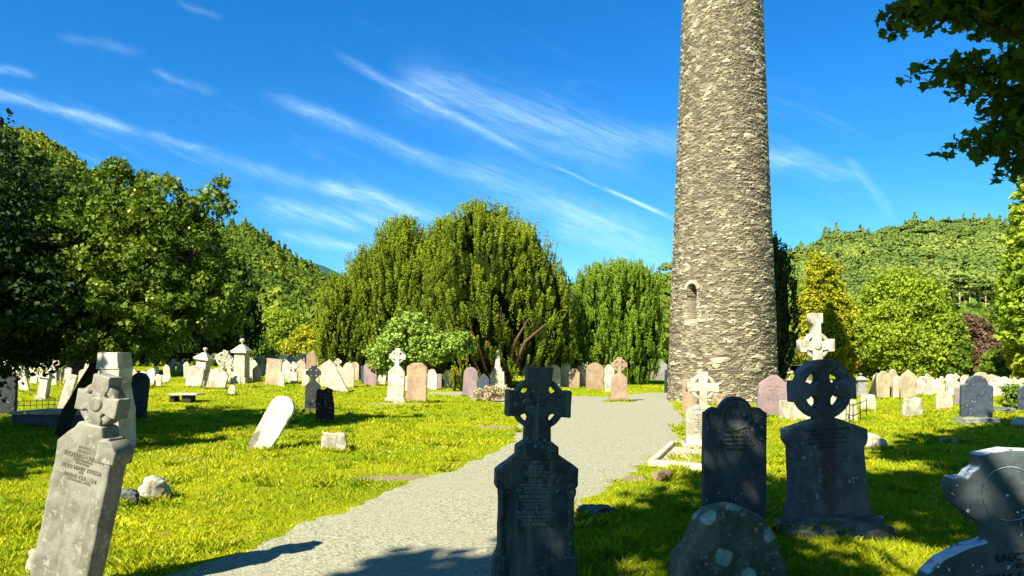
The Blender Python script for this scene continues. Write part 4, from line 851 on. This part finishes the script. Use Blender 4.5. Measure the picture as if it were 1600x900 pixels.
def wp(px, py, D): return ((px - 800) / F * D, D, CH + (HY - py) / F * D)
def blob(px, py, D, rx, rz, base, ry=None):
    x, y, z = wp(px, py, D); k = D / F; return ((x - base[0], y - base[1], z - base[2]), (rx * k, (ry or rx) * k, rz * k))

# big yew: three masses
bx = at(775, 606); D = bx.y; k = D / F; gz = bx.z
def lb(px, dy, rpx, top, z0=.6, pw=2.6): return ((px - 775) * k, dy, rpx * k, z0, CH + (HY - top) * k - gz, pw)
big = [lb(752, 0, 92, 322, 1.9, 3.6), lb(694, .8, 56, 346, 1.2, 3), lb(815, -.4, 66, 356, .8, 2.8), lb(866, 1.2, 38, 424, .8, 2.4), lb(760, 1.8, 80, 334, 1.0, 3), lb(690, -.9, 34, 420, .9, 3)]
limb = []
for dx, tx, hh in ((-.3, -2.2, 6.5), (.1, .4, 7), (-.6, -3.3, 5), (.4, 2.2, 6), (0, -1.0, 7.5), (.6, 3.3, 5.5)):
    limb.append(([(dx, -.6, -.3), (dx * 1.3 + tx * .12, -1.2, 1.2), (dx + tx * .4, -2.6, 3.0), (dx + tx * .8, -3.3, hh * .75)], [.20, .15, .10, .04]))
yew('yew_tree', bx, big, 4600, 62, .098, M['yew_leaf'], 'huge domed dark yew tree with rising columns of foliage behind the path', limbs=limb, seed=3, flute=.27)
bl = at(600, 596); k2 = bl.y / F
def lb2(px, dy, rpx, top, z0=.5, pw=2.6): return ((px - 600) * k2, dy, rpx * k2, z0, CH + (HY - top) * k2 - bl.z, pw)
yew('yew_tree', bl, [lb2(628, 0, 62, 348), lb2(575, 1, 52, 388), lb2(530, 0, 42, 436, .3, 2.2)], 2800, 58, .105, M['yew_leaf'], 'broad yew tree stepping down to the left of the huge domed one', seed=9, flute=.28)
by = at(968, 601); k3 = by.y / F
yew('clipped_yew', by, [(0, 0, 65 * k3, .5, CH + (HY - 412) * k3 - by.z, 16), (18 * k3, -.3, 40 * k3, .3, 3.2, 4)], 3000, 50, .085, M['yew_green'], 'flat topped column shaped yew left of the tower', seed=14, flute=.15, sprout=.2, pl=.75)
bt = at(1228, 608); kt = bt.y / F
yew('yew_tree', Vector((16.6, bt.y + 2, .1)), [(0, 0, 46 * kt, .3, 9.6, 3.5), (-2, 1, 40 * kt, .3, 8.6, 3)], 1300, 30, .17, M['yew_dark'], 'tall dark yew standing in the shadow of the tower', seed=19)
# golden conifer right of the dark yew
bg_ = at(1288, 600); kg = bg_.y / F
# deciduous trees at right
def dt(px, base_py, top, wpx, mat, label, n=700, per=34, ls=.26, grp=None, name='tree', D=None):
    p = at(px, base_py) if D is None else Vector(((px - 800) / F * D, D, tz((px - 800) / F * D, D))); k = p.y / F; h = CH + (HY - top) * k - p.z; w2 = wpx * k / 2; rs = random.Random(px)
    bs = [((0, 0, h * .66), (w2 * .75, w2 * .75, h * .34)), ((-w2 * .45, -.2 * w2, h * .40), (w2 * .58, w2 * .6, h * .28)), ((w2 * .45, -.1 * w2, h * .42), (w2 * .58, w2 * .6, h * .3)), ((w2 * .1, -w2 * .5, h * .3), (w2 * .6, w2 * .4, h * .24)), ((rs.uniform(-.3, .3) * w2, 0, h * .82), (w2 * .4, w2 * .4, h * .18))]
    return tree(name, p, bs, n, per, ls, w2 * .19, mat, label, 'tree', grp, tr=.035 * h, limbs=5)
dt(1284, 598, 392, 80, M['gold'], 'golden green conifer beside the dark yew at right', 800, 44, .22)
dt(1312, 596, 462, 70, M['gold'], 'lower golden bush between the golden conifer and the lime green trees', 420, 44, .24)
dt(1410, 596, 424, 150, M['lime'], 'bright round lime green tree in the middle of the right tree line', 900, 62, .25)
dt(1345, 594, 470, 95, M['lime'], 'light green bushy tree just right of the golden conifer', 500, 54, .25)
dt(1470, 597, 490, 80, M['mid'], 'lower mid green tree right of the bright round one', 400, 54, .25)
dt(1518, 596, 492, 74, M['copper'], 'dull purple brown copper leaved tree in the right tree line', 420, 50, .24)
dt(1592, 594, 430, 92, M['mid'], 'tall mid green tree behind the crowded stones at far right', 700, 56, .25)
dt(1608, 603, 520, 70, M['gold'], 'low yellow green bush at the right picture edge', 300, 32, .3)
dt(1680, 598, 400, 150, M['lime'], 'tall bright tree beyond the right picture edge', 500, 30, .4)
dt(1556, 600, 548, 50, M['mid'], 'low green shrub behind the blue black headstone', 200, 28, .26)
# bright bushes left between hills and stones
dt(432, 581, 486, 125, M['lime'], 'rounded yellow green bush beyond the far left stones', 700, 50, .34, D=96)
dt(492, 581, 508, 90, M['gold'], 'lower yellow bush touching the left yew', 400, 44, .32, D=92)
dt(388, 583, 520, 70, M['mid'], 'dark green bush behind the urn topped pillar', 300, 40, .34, D=88)
# holly in front of the big yew
bh = at(640, 606); kh = bh.y / F; hb = [((0, 0, (HY - 520) * kh + 1.2), (40 * kh, 30 * kh, 38 * kh)), ((40 * kh, -.3, 62 * kh), (34 * kh, 26 * kh, 22 * kh)), ((-34 * kh, 0, 52 * kh), (30 * kh, 26 * kh, 28 * kh)), ((78 * kh, -.6, 70 * kh), (20 * kh, 20 * kh, 16 * kh))]
tree('holly_bush', bh, hb, 420, 34, .20, .42, M['holly'], 'pale variegated shrub growing before the yews above the tan slab', 'shrub', tr=.1)
# seedling yew bush at foot of yew
p = at(722, 612); yew('yew_bush', p, [(0, 0, .5, .05, 1.9, 1.4), (.5, .1, .4, .05, 1.4, 1.3), (-.45, .1, .35, .05, 1.2, 1.3)], 110, 34, .06, M['gold'], 'small spiky yew bush beside the pinkish headstone', 'shrub', seed=31, sprout=.8, pl=.4)
p = at(768, 628); tree('dry_plant', p, [((0, 0, .35), (.9, .5, .32))], 60, 26, .09, .18, leaf_mat('dry_leaf', (.30, .22, .12), (.5, .42, .28), (.6, .5, .4), .2), 'clump of dry brown weeds between the pinkish headstone and slate cross', 'plant', tr=.02)
p = at(1590, 642); tree('shrub', p, [((0, 0, .5), (.5, .4, .5))], 60, 24, .12, .16, M['mid'], 'small dark leaved shrub among stones near the right edge', 'shrub', tr=.03)
# left leaning tree (plum like leaves)
bL = at(88, 682); D = bL.y
def b5(px, py, rx, rz, ry=None, dd=0): return blob(px, py, D + dd, rx, rz, bL, ry)
bs = [b5(225, 395, 115, 100), b5(135, 400, 80, 95), b5(195, 300, 42, 48), b5(262, 335, 50, 52), b5(310, 400, 55, 66), b5(250, 475, 125, 58), b5(110, 490, 75, 52), b5(345, 470, 45, 58), b5(165, 540, 95, 20), b5(40, 520, 60, 46)]
sh = [b5(193, 262, 13, 20), b5(183, 275, 16, 18), b5(262, 290, 16, 14), b5(238, 300, 14, 22), b5(345, 296, 9, 20), b5(325, 305, 18, 10), b5(300, 330, 26, 14), b5(150, 300, 16, 20), b5(222, 285, 10, 16), b5(352, 330, 14, 9), b5(110, 320, 16, 18), b5(372, 400, 14, 12), b5(360, 440, 20, 14)]
tree('leaning_tree', bL, bs + sh, 720, 60, .098, .22, M['dec'], 'spreading leafy tree with a dark leaning trunk in the left lawn', 'tree', lean=(.95, .2), tr=.15, limbs=23)
# spindly top shoots on it
# dark trees left
bD = Vector((-14.3, 15.5, 0)); bs = [((0, 0, 4.6), (4.4, 4.4, 3.0)), ((1.5, -1, 2.9), (3.6, 3.6, 2.0)), ((0, 0, 6.2), (2.8, 2.8, 1.6)), ((2.4, .5, 3.6), (2.5, 2.5, 1.9))]
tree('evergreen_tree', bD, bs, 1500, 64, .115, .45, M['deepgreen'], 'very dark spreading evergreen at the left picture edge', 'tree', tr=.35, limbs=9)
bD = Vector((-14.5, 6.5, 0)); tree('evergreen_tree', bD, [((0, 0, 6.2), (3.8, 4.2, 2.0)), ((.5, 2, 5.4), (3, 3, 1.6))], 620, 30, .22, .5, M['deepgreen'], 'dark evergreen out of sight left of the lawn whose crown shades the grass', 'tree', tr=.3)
# second row dark trees
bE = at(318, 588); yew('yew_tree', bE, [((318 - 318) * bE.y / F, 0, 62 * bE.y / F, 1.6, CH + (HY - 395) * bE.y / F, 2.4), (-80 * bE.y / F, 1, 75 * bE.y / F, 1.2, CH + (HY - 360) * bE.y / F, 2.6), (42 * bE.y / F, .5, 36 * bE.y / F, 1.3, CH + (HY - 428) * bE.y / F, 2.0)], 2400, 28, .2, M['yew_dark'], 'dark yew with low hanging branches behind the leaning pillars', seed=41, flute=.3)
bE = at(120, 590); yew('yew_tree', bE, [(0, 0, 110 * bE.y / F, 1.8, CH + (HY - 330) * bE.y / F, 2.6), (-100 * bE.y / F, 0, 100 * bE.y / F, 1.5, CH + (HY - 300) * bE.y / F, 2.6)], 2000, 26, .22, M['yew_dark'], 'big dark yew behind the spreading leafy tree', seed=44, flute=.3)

# ------------------------------------------------------------------ sycamore overhead (visible top right, shades the near ground)
SHADE = np.array([(-1.7, 2.5), (-1.5, 5.4), (-.95, 6.3), (-.25, 6.4), (.75, 7.9), (2.6, 10.5), (4.1, 10.2), (6.8, 13.3), (8.8, 15.8), (11.5, 18), (15, 21), (23, 21), (23, -6), (-1.7, -6)])
kx, ky = -SD.x / SD.z, -SD.y / SD.z
n = 9500; gx = rng.uniform(-2, 23, n); gy = rng.uniform(-6, 21, n); hh = rng.uniform(7.2, 12.5, n)
ok = poly_sdf(gx, gy, SHADE) < -.35
dap = fbm(gx * .55, gy * .55, oct=2, seed=77); ok &= dap < .70
x = gx - kx * hh; y = gy - ky * hh
vis = (y > .3) & ((HY - (hh - 1 - CH) / np.maximum(y, .3) * F) > -40) & (np.abs(x) / np.maximum(y, .3) * F < 860)
ok &= ~vis
CC = np.stack([x, y, hh], 1)[ok]
TA, TB = np.array([-1.0, -7.0]), np.array([11.5, 3.5])
toA = np.hypot(CC[:, 0] - TA[0], CC[:, 1] - TA[1]) < np.hypot(CC[:, 0] - TB[0], CC[:, 1] - TB[1])
def syc(base, C, label, extra=None):
    r = empty('sycamore_tree', (base[0], base[1], 0), label, 'tree', None); off = np.array([base[0], base[1], 0])
    P, ax, Nn, s, q = cluster_leaves(C - off, .5, 22, .24, out=.3, up=.8, flat=.5); leaves('crown', P, ax, Nn, s, s, M['syc'], r, False, q)
    lst = [([(0, 0, -.3), (.1, 0, 2), (0, .1, 4.5), (0, 0, 7.5)], [.55, .42, .36, .25])]; rs = random.Random(4)
    for c in C[::26] - off:
        st = Vector((0, 0, rs.uniform(4, 7))); e = Vector(c); mid = st.lerp(e, .5) + Vector((0, 0, .6)); lst.append(([tuple(st), tuple(mid), tuple(e)], [.10, .06, .015]))
    if extra is not None:
        V, A, Nn_, s_, q_, tw = extra; leaves('branch_leaves', V - off, A, Nn_, s_, s_, M['syc'], r, True, q_)
        lst += [([tuple(np.array(p_) - off) for p_ in pts], rd) for pts, rd in tw]
    tubes('trunk', lst, M['bark'], r, 8)
# visible hanging boughs
vb = []; tw = []
def bough(px, py, rx, rz, D, n):
    x, y, z = wp(px, py, D); k = D / F; d = rdir(n) * (rng.random((n, 1)) ** .5); vb.append(np.array([x, y, z]) + d * [rx * k, .55, rz * k])
for a in [(1590, 10, 90, 48, 8.2, 800), (1500, 8, 80, 30, 8.0, 480), (1425, 20, 44, 22, 7.8, 230), (1600, 90, 40, 30, 8.0, 160), (1540, 125, 55, 22, 7.9, 210), (1490, 112, 40, 13, 7.8, 75), (1437, 108, 26, 12, 7.7, 20),
          (1600, 165, 60, 34, 8.2, 340), (1590, 215, 60, 32, 8.2, 330), (1555, 225, 30, 22, 8.1, 110), (1500, 225, 34, 12, 8.0, 34), (1602, 262, 30, 24, 8.3, 130), (1620, 60, 40, 50, 8.8, 160), (1680, 120, 90, 160, 8.6, 1400)]: bough(*a)
for pts in [[(1760, 60), (1600, 60), (1500, 20), (1400, 25)], [(1760, 100), (1600, 110), (1520, 118), (1440, 106)], [(1760, 190), (1640, 200), (1560, 220), (1485, 224)]]:
    tw.append(([wp(a, b_, 8.1) for a, b_ in pts], [.05, .03, .015, .005]))
tw.append(([(11.5, 3.5, 4.5), (10, 6, 5.5), wp(1760, 60, 8.1)], [.12, .08, .05])); tw.append(([(11.5, 3.5, 4), (10, 6, 4.8), wp(1760, 190, 8.1)], [.12, .08, .05]))
VB = np.concatenate(vb); nb = len(VB); Nb = rdir(nb) * .55 + np.array([0, -.35, .6]); Ab = rdir(nb) + np.array([-.3, 0, -.6])
syc(TB, CC[~toA], 'dark sycamore whose leafy boughs hang into the top right of the view', (VB, Ab, Nb, .115 * (.6 + .7 * rng.random(nb)), rng.random(nb), tw))
syc(TA, CC[toA], 'large sycamore behind the viewpoint shading the nearest headstones')
dt(1628, 606, 268, 125, M['lime'], 'tall leafy tree showing behind the hanging sycamore boughs', 700, 34, .34)

# ------------------------------------------------------------------ wooded hills
def hill(name, ridge, D0, D1, g, mat, kind='structure', label=None, uu=(-900, 2600), back=1.0):
    us = np.linspace(*uu, 240); vs = np.linspace(0, 1, 40); Ug, Vg = np.meshgrid(us, vs)
    D = D0 + (D1 - D0) * Vg; top = np.interp(Ug, *zip(*ridge)); z = CH + (HY - top) * g(Vg) / F * D - CH * (1 - Vg) + (fbm(Ug * .02, Vg * 9, oct=2, seed=5) - .5) * 2.5 * Vg
    X_ = (Ug - 800) / F * D; V1 = np.stack([X_, D, z], -1).reshape(-1, 3)
    Db = D1 * (1 + .5 * np.linspace(.05, 1, 8))[:, None] * np.ones_like(us)[None]; Xb = (us[None] - 800) / F * D1 * (Db / Db) ; zb = z[-1][None] * (1 - np.linspace(.05, 1, 8)[:, None]) - 2
    V2 = np.stack([(us[None] - 800) / F * D1 * np.ones_like(Db), Db, zb], -1).reshape(-1, 3)
    ny = 48; i = np.arange(ny * 240).reshape(ny, 240); Qd = np.stack([i[:-1, :-1].ravel(), i[:-1, 1:].ravel(), i[1:, 1:].ravel(), i[1:, :-1].ravel()], 1)
    o = mesh_np(name, np.concatenate([V1, V2]), Qd, mat, smooth=True); tag(o, kind='structure', label=label)
    def f(u, v):
        D = D0 + (D1 - D0) * v; top = np.interp(u, *zip(*ridge)); return np.stack([(u - 800) / F * D, D, CH + (HY - top) * g(v) / F * D - CH * (1 - v) + (fbm(u * .02, v * 9, oct=2, seed=5) - .5) * 2.5 * v], 1)
    return f
def tmpl(kind, seed):
    rg = np.random.default_rng(seed)
    if kind == 'round': n = 110; d = rg.normal(size=(n, 3)); d /= np.linalg.norm(d, axis=1, keepdims=True); d[:, 2] = np.abs(d[:, 2]) * 1.0 - .15; C = d * [.5, .5, .55] * (1 + .25 * (rg.random((n, 1)) - .5)) + [0, 0, .55]; Nn = d + rg.normal(size=(n, 3)) * .35; s = .19
    elif kind == 'pine': n = 110; t = rg.random(n); a = rg.random(n) * 6.283; rr = .46 * np.sqrt(rg.random(n)); C = np.stack([np.cos(a) * rr, np.sin(a) * rr, .75 + .3 * (1 - (rr / .46) ** 2) * t - .08], 1); Nn = np.stack([np.cos(a) * .5, np.sin(a) * .5, 1 + 0 * a], 1) + rg.normal(size=(n, 3)) * .35; s = .17
    elif kind == 'bush': n = 330; j = rg.integers(0, 9, n); cc = rg.normal(size=(9, 3)) * [.26, .26, .2] + [0, 0, .5]; d = rg.normal(size=(n, 3)); d /= np.linalg.norm(d, axis=1, keepdims=True); C = cc[j] + d * .2; C[:, 2] = np.maximum(C[:, 2], .02); Nn = d + rg.normal(size=(n, 3)) * .4; s = .075
    else: n = 80; t = rg.random(n) ** 1.3; a = rg.random(n) * 6.283; rr = .30 * (1 - t) + .02; C = np.stack([np.cos(a) * rr, np.sin(a) * rr, .1 + t * 1.25], 1); Nn = np.stack([np.cos(a), np.sin(a), .5 + 0 * a], 1) + rg.normal(size=(n, 3)) * .3; s = .17
    return C, Nn, s
def wood(name, P, sizes, kinds, mat, label):
    kinds = np.where((P[:, 1] < 215) & (kinds != 'spire'), 'bush', kinds).astype(object)
    sizes = sizes * (.8 + .7 * fbm(P[:, 0] * .04, P[:, 1] * .04, oct=2, seed=66))
    Cs, Ns, Ss, Qs = [], [], [], []
    for kd in ('round', 'pine', 'spire', 'bush'):
        for v in range(5):
            sel = np.where((kinds == kd) & (np.arange(len(P)) % 5 == v))[0]
            if not len(sel): continue
            C, Nn, s = tmpl(kd, v + 50); a = rng.random(len(sel)) * 6.283; ca, sa = np.cos(a)[:, None], np.sin(a)[:, None]; sz = sizes[sel][:, None]
            Cx = C[None, :, 0] * ca - C[None, :, 1] * sa; Cy = C[None, :, 0] * sa + C[None, :, 1] * ca; Nx_ = Nn[None, :, 0] * ca - Nn[None, :, 1] * sa; Ny_ = Nn[None, :, 0] * sa + Nn[None, :, 1] * ca
            Cs.append((np.stack([Cx * sz, Cy * sz, C[None, :, 2] * sz * np.ones_like(Cx)], -1) + P[sel][:, None]).reshape(-1, 3)); Ns.append(np.stack([Nx_, Ny_, Nn[None, :, 2] * np.ones_like(Nx_)], -1).reshape(-1, 3))
            Ss.append(np.repeat(sizes[sel] * s, len(C))); Qs.append(np.clip(np.repeat(np.clip(rng.random(len(sel)) * .6 + 2.2 * (fbm(P[sel][:, 0] * .022, P[sel][:, 1] * .022, oct=2, seed=61) - .42), 0, 1), len(C)) * .78 + .22 * rng.random(len(sel) * len(C)), 0, 1))
    C, Nn, s, q = [np.concatenate(v) for v in (Cs, Ns, Ss, Qs)]; ax = np.cross(Nn, rdir(len(C)))
    o = leaves(name, C, ax, Nn, s * 1.2, s, mat, None, False, q); tag(o, label, 'woodland', kind='stuff')
m_, b = new_mat('hill_floor'); pos = b.n('ShaderNodeNewGeometry').outputs['Position']; nz = b.noise(pos, .06, 5, .7)
M['hillfloor'] = finish(m_, b, principled(b, b.mix(b.ss(nz, .4, .6), (.03, .055, .012), (.07, .10, .02)), 1, None, spec=0))
m_, b = new_mat('pasture'); pos = b.n('ShaderNodeNewGeometry').outputs['Position']; nz = b.noise(pos, .05, 5, .7)
M['pasture'] = finish(m_, b, principled(b, b.mix(b.ss(nz, .4, .6), (.17, .24, .03), (.24, .29, .04)), 1, None, spec=0))
m_, b = new_mat('hazy_moor'); pos = b.n('ShaderNodeNewGeometry').outputs['Position']; nz = b.noise(pos, .01, 6, .75)
M['hazy_moor'] = finish(m_, b, principled(b, b.mix(b.ss(nz, .35, .65), (.025, .075, .06), (.05, .11, .07)), 1, None, spec=0))  # bluish tint puts distance haze into the far hill's colour
gl = lambda v: v ** .8
LR = [(-900, 60), (-200, 130), (0, 210), (60, 226), (110, 262), (150, 296), (230, 325), (330, 370), (385, 374), (430, 402), (460, 426), (500, 448), (530, 480), (560, 530), (600, 562), (640, 566), (2600, 566)]
fl = hill('hillside', LR, 110, 420, gl, M['hillfloor'], label='steep wooded hillside falling from the left')
def scatter(f, n, u0, u1, sz, kd_p, vmin=.02):
    u = rng.uniform(u0, u1, n); v = rng.random(n) ** .8 * (1 - vmin) + vmin; P = f(u, v); return u, v, P, sz * (.7 + .6 * rng.random(n)), rng.choice(['round', 'pine', 'spire'], n, p=kd_p)
u, v, P, sz, kd = scatter(fl, 6500, -300, 600, 5.6, [.8, .05, .15]); ok = np.interp(u, *zip(*LR)) < 556
wood('woodland', P[ok], sz[ok], kd[ok], M['hazy'], 'dense broadleaf woodland covering the left hillside')
u = rng.uniform(-60, 520, 330); P = fl(u, rng.uniform(.94, 1.0, 330)); wood('woodland', P, rng.uniform(4.5, 8, 330), rng.choice(['spire', 'round'], 330), M['hazy'], 'scattered conifers along the ridge of the left hill')
RRg = [(-900, 566), (1000, 566), (1120, 480), (1200, 428), (1250, 402), (1300, 385), (1350, 374), (1400, 368), (1450, 361), (1500, 357), (1560, 358), (1620, 364), (1800, 390), (2600, 420)]
def gr(v): return np.interp(v, [0, .15, .30, .42, .6, 1], [.08, .25, .385, .42, .62, 1.0])
fr = hill('hillside', RRg, 110, 480, gr, M['pasture'], label='wooded round hill at right with a strip of pasture at its foot')
u, v, P, sz, kd = scatter(fr, 7500, 1080, 1900, 5.6, [.3, .65, .05], .02)
field = (v < .45) & (v > .20); ok = (~field & (v > .20)) | (u > 1700) | ((u < 1400)); P, sz, kd, v2 = P[ok], sz[ok], kd[ok], v[ok]
wood('woodland', P, sz, kd, M['pine'], 'pine wood covering the round hill at right')
u = rng.uniform(1180, 1700, 230); P = fr(u, rng.uniform(.93, 1.0, 230)); wood('woodland', P, rng.uniform(3.5, 8.5, 230), rng.choice(['spire', 'pine'], 230), M['pine'], 'row of conifer tops along the right hill ridge')
# pines with bare trunks above the pasture
rs = random.Random(9); Cp, Np, Sp = tmpl('pine', 3)
first = None
PU = [(1458, .40), (1472, .415), (1484, .40), (1492, .43), (1499, .405), (1507, .42), (1516, .40), (1524, .43), (1531, .41), (1540, .40), (1548, .425), (1556, .41), (1568, .40), (1580, .415)]
for i, (u_, v_) in enumerate(PU):
    P = fr(np.array([float(u_)]), np.array([v_]))[0]
    lab = 'slender bare trunked pine, first from the left above the pasture'
    if first is None:
        r = empty('pine_tree', P, lab, 'tree', 'pines at the wood edge on the right hill')
        C = np.concatenate([Cp * 7 + [0, 0, 5.2], Cp * 5 + [1, 0, 4.4]]); Nn = np.concatenate([Np, Np]); n_ = len(C)
        leaves('crown', C, np.cross(Nn, rdir(n_)), Nn, 1.6, 1.3, M['pine'], r); tubes('trunk', [([(0, 0, -.5), (.2, 0, 5), (0, 0, 11)], [.34, .26, .12])], M['bark_pine'], r, 6); first = r
    else:
        r = first.copy(); COL.objects.link(r); r['label'] = 'slender bare trunked pine, ' + nth(i) + ' from the left above the pasture'; r.location = P; s_ = rs.uniform(.85, 1.15); r.scale = (s_, s_, s_); r.rotation_euler.z = rs.uniform(0, 6)
        for ch in first.children:
            c = ch.copy(); COL.objects.link(c); c.parent = r
FR = [(-900, 380), (200, 392), (380, 400), (440, 404), (470, 408), (500, 413), (540, 432), (620, 452), (760, 462), (900, 440), (1030, 428), (1060, 424), (1200, 424), (2600, 440)]
ff = hill('far_hill', FR, 900, 1500, lambda v: v ** .7, M['hazy_moor'], label='smooth bluish green far hill at the end of the valley')
FG = [(-900, 566), (860, 566), (930, 500), (1000, 440), (1050, 426), (1100, 420), (1180, 430), (1300, 566), (2600, 566)]
fg = hill('green_hill', FG, 300, 600, lambda v: v ** .8, M['pasture'], label='small green pasture hill left of the tower')
P = fg(np.array([1034., 1040., 1047., 1056., 1028.]), np.array([1.0, .99, 1.0, .98, .97])); wood('woodland', P, np.array([8, 9, 7, 9, 6.]), np.array(['pine', 'round', 'pine', 'round', 'round']), M['hazy'], 'few trees on the small green hill beside the tower')
u, v, P, sz, kd = scatter(fg, 700, 880, 1260, 9, [.7, .3, .0], .02); ok = v < .8; wood('woodland', P[ok], sz[ok], kd[ok], M['hazy'], 'trees low on the small green hill')
# belt of distant trees closing the graveyard (valley floor)
n = 420; u = rng.uniform(-500, 2300, n); Dd = rng.uniform(88, 125, n); P = np.stack([(u - 800) / F * Dd, Dd, 0 * u + .2], 1); hgt = np.where((u > 380) & (u < 560), 4.5, rng.uniform(6, 9, n))
wood('woodland', P, hgt, np.full(n, 'bush'), M['mid'], 'belt of low trees and bushes closing the far side of the graveyard')

# ------------------------------------------------------------------ grass
def grass():
    n = 640000; y = 2.2 * (75 / 2.2) ** rng.random(n) ** .92; x = (rng.random(n) * 2 - 1) * (y * .92 + 1.5); d = path_sdf(x, y)
    edge = d > .02 - .34 * rng.random(n) ** 3.5; z = T0(x, y, d); k = edge & (np.hypot(x - TX, y - TY) > 2.5)
    tall = fbm(x * 1.1, y * 1.1, oct=3, seed=30)
    prob = np.where(tall > .36, 1, .55); k &= rng.random(n) < prob * (1 - .93 * bare(x, y)); x, y, z, tall, d = x[k], y[k], z[k], tall[k], d[k]; n = len(x)
    h = (.022 + .036 * rng.random(n)) * (1 + 1.1 * sstep(tall, .58, .8)) * (1 + y * .012) * np.clip(.5 + d * 1.2, .5, 1); wd = .0035 + .00055 * y
    tx = rng.uniform(-14, 15, 420); ty = rng.uniform(3, 26, 420)
    for a_, b_ in zip(tx, ty):
        if abs(a_) < b_ * .85 + 1: FEET.append((a_, b_, rng.uniform(.06, .22), rng.uniform(.04, .2)))
    if len(FEET):
        fx = []; fy = []; fh = []
        for (qx, qy, qw, qt) in FEET:
            m_n = int(640 * qw * min(1, 9 / qy) ** .4) + 40; t_ = rng.random(m_n) * 2 - 1; sd = rng.choice([-1, 1], m_n); fx.append(qx + t_ * (qw / 2 + .05)); fy.append(qy + sd * (qt / 2 + .01 + .07 * rng.random(m_n))); fh.append((.045 + .085 * rng.random(m_n)) * (1 + qy * .008))
        fx, fy, fh = map(np.concatenate, (fx, fy, fh)); fd = path_sdf(fx, fy); fk = fd > -.1; fx, fy, fh, fd = fx[fk], fy[fk], fh[fk], fd[fk]
        x = np.concatenate([x, fx]); y = np.concatenate([y, fy]); z = np.concatenate([z, T0(fx, fy, fd)]); h = np.concatenate([h, fh]); wd = .0035 + .00055 * y; n = len(x)
    a = rng.random(n) * 6.283; la = rng.random(n) * 6.283; ln = h * (.25 + .9 * rng.random(n)); B = np.stack([x, y, z - .01], 1); ca = np.stack([np.cos(a), np.sin(a), 0 * a], 1) * wd[:, None]
    le = np.stack([np.cos(la) * ln, np.sin(la) * ln, h], 1); V = np.stack([B - ca, B + ca, B + le * .55 + ca * .7 + [0, 0, .0], B + le], 1)
    V[:, 2] = B + ca * .8 + le * [.4, .4, .6]; V = np.stack([B - ca, B + ca, V[:, 2], B + le], 1)
    clump = fbm(x * 3.5, y * 3.5, oct=2, seed=9); cl2 = fbm(x * .9, y * .9, oct=3, seed=19); q = np.clip(rng.random(n) * .6 + (clump - .5) * .8 + (cl2 - .48) * 1.5 + .22, 0, 1)
    q = np.where((rng.random(n) < .03), .99, np.minimum(q, .86))
    o = mesh_np('grass', V.reshape(-1, 3), np.arange(n * 4).reshape(n, 4), M['grass'], attrs={'rnd': ('FACE', q)}); tag(o, 'short tufted grass covering the graveyard lawn', 'grass', kind='stuff')
grass()
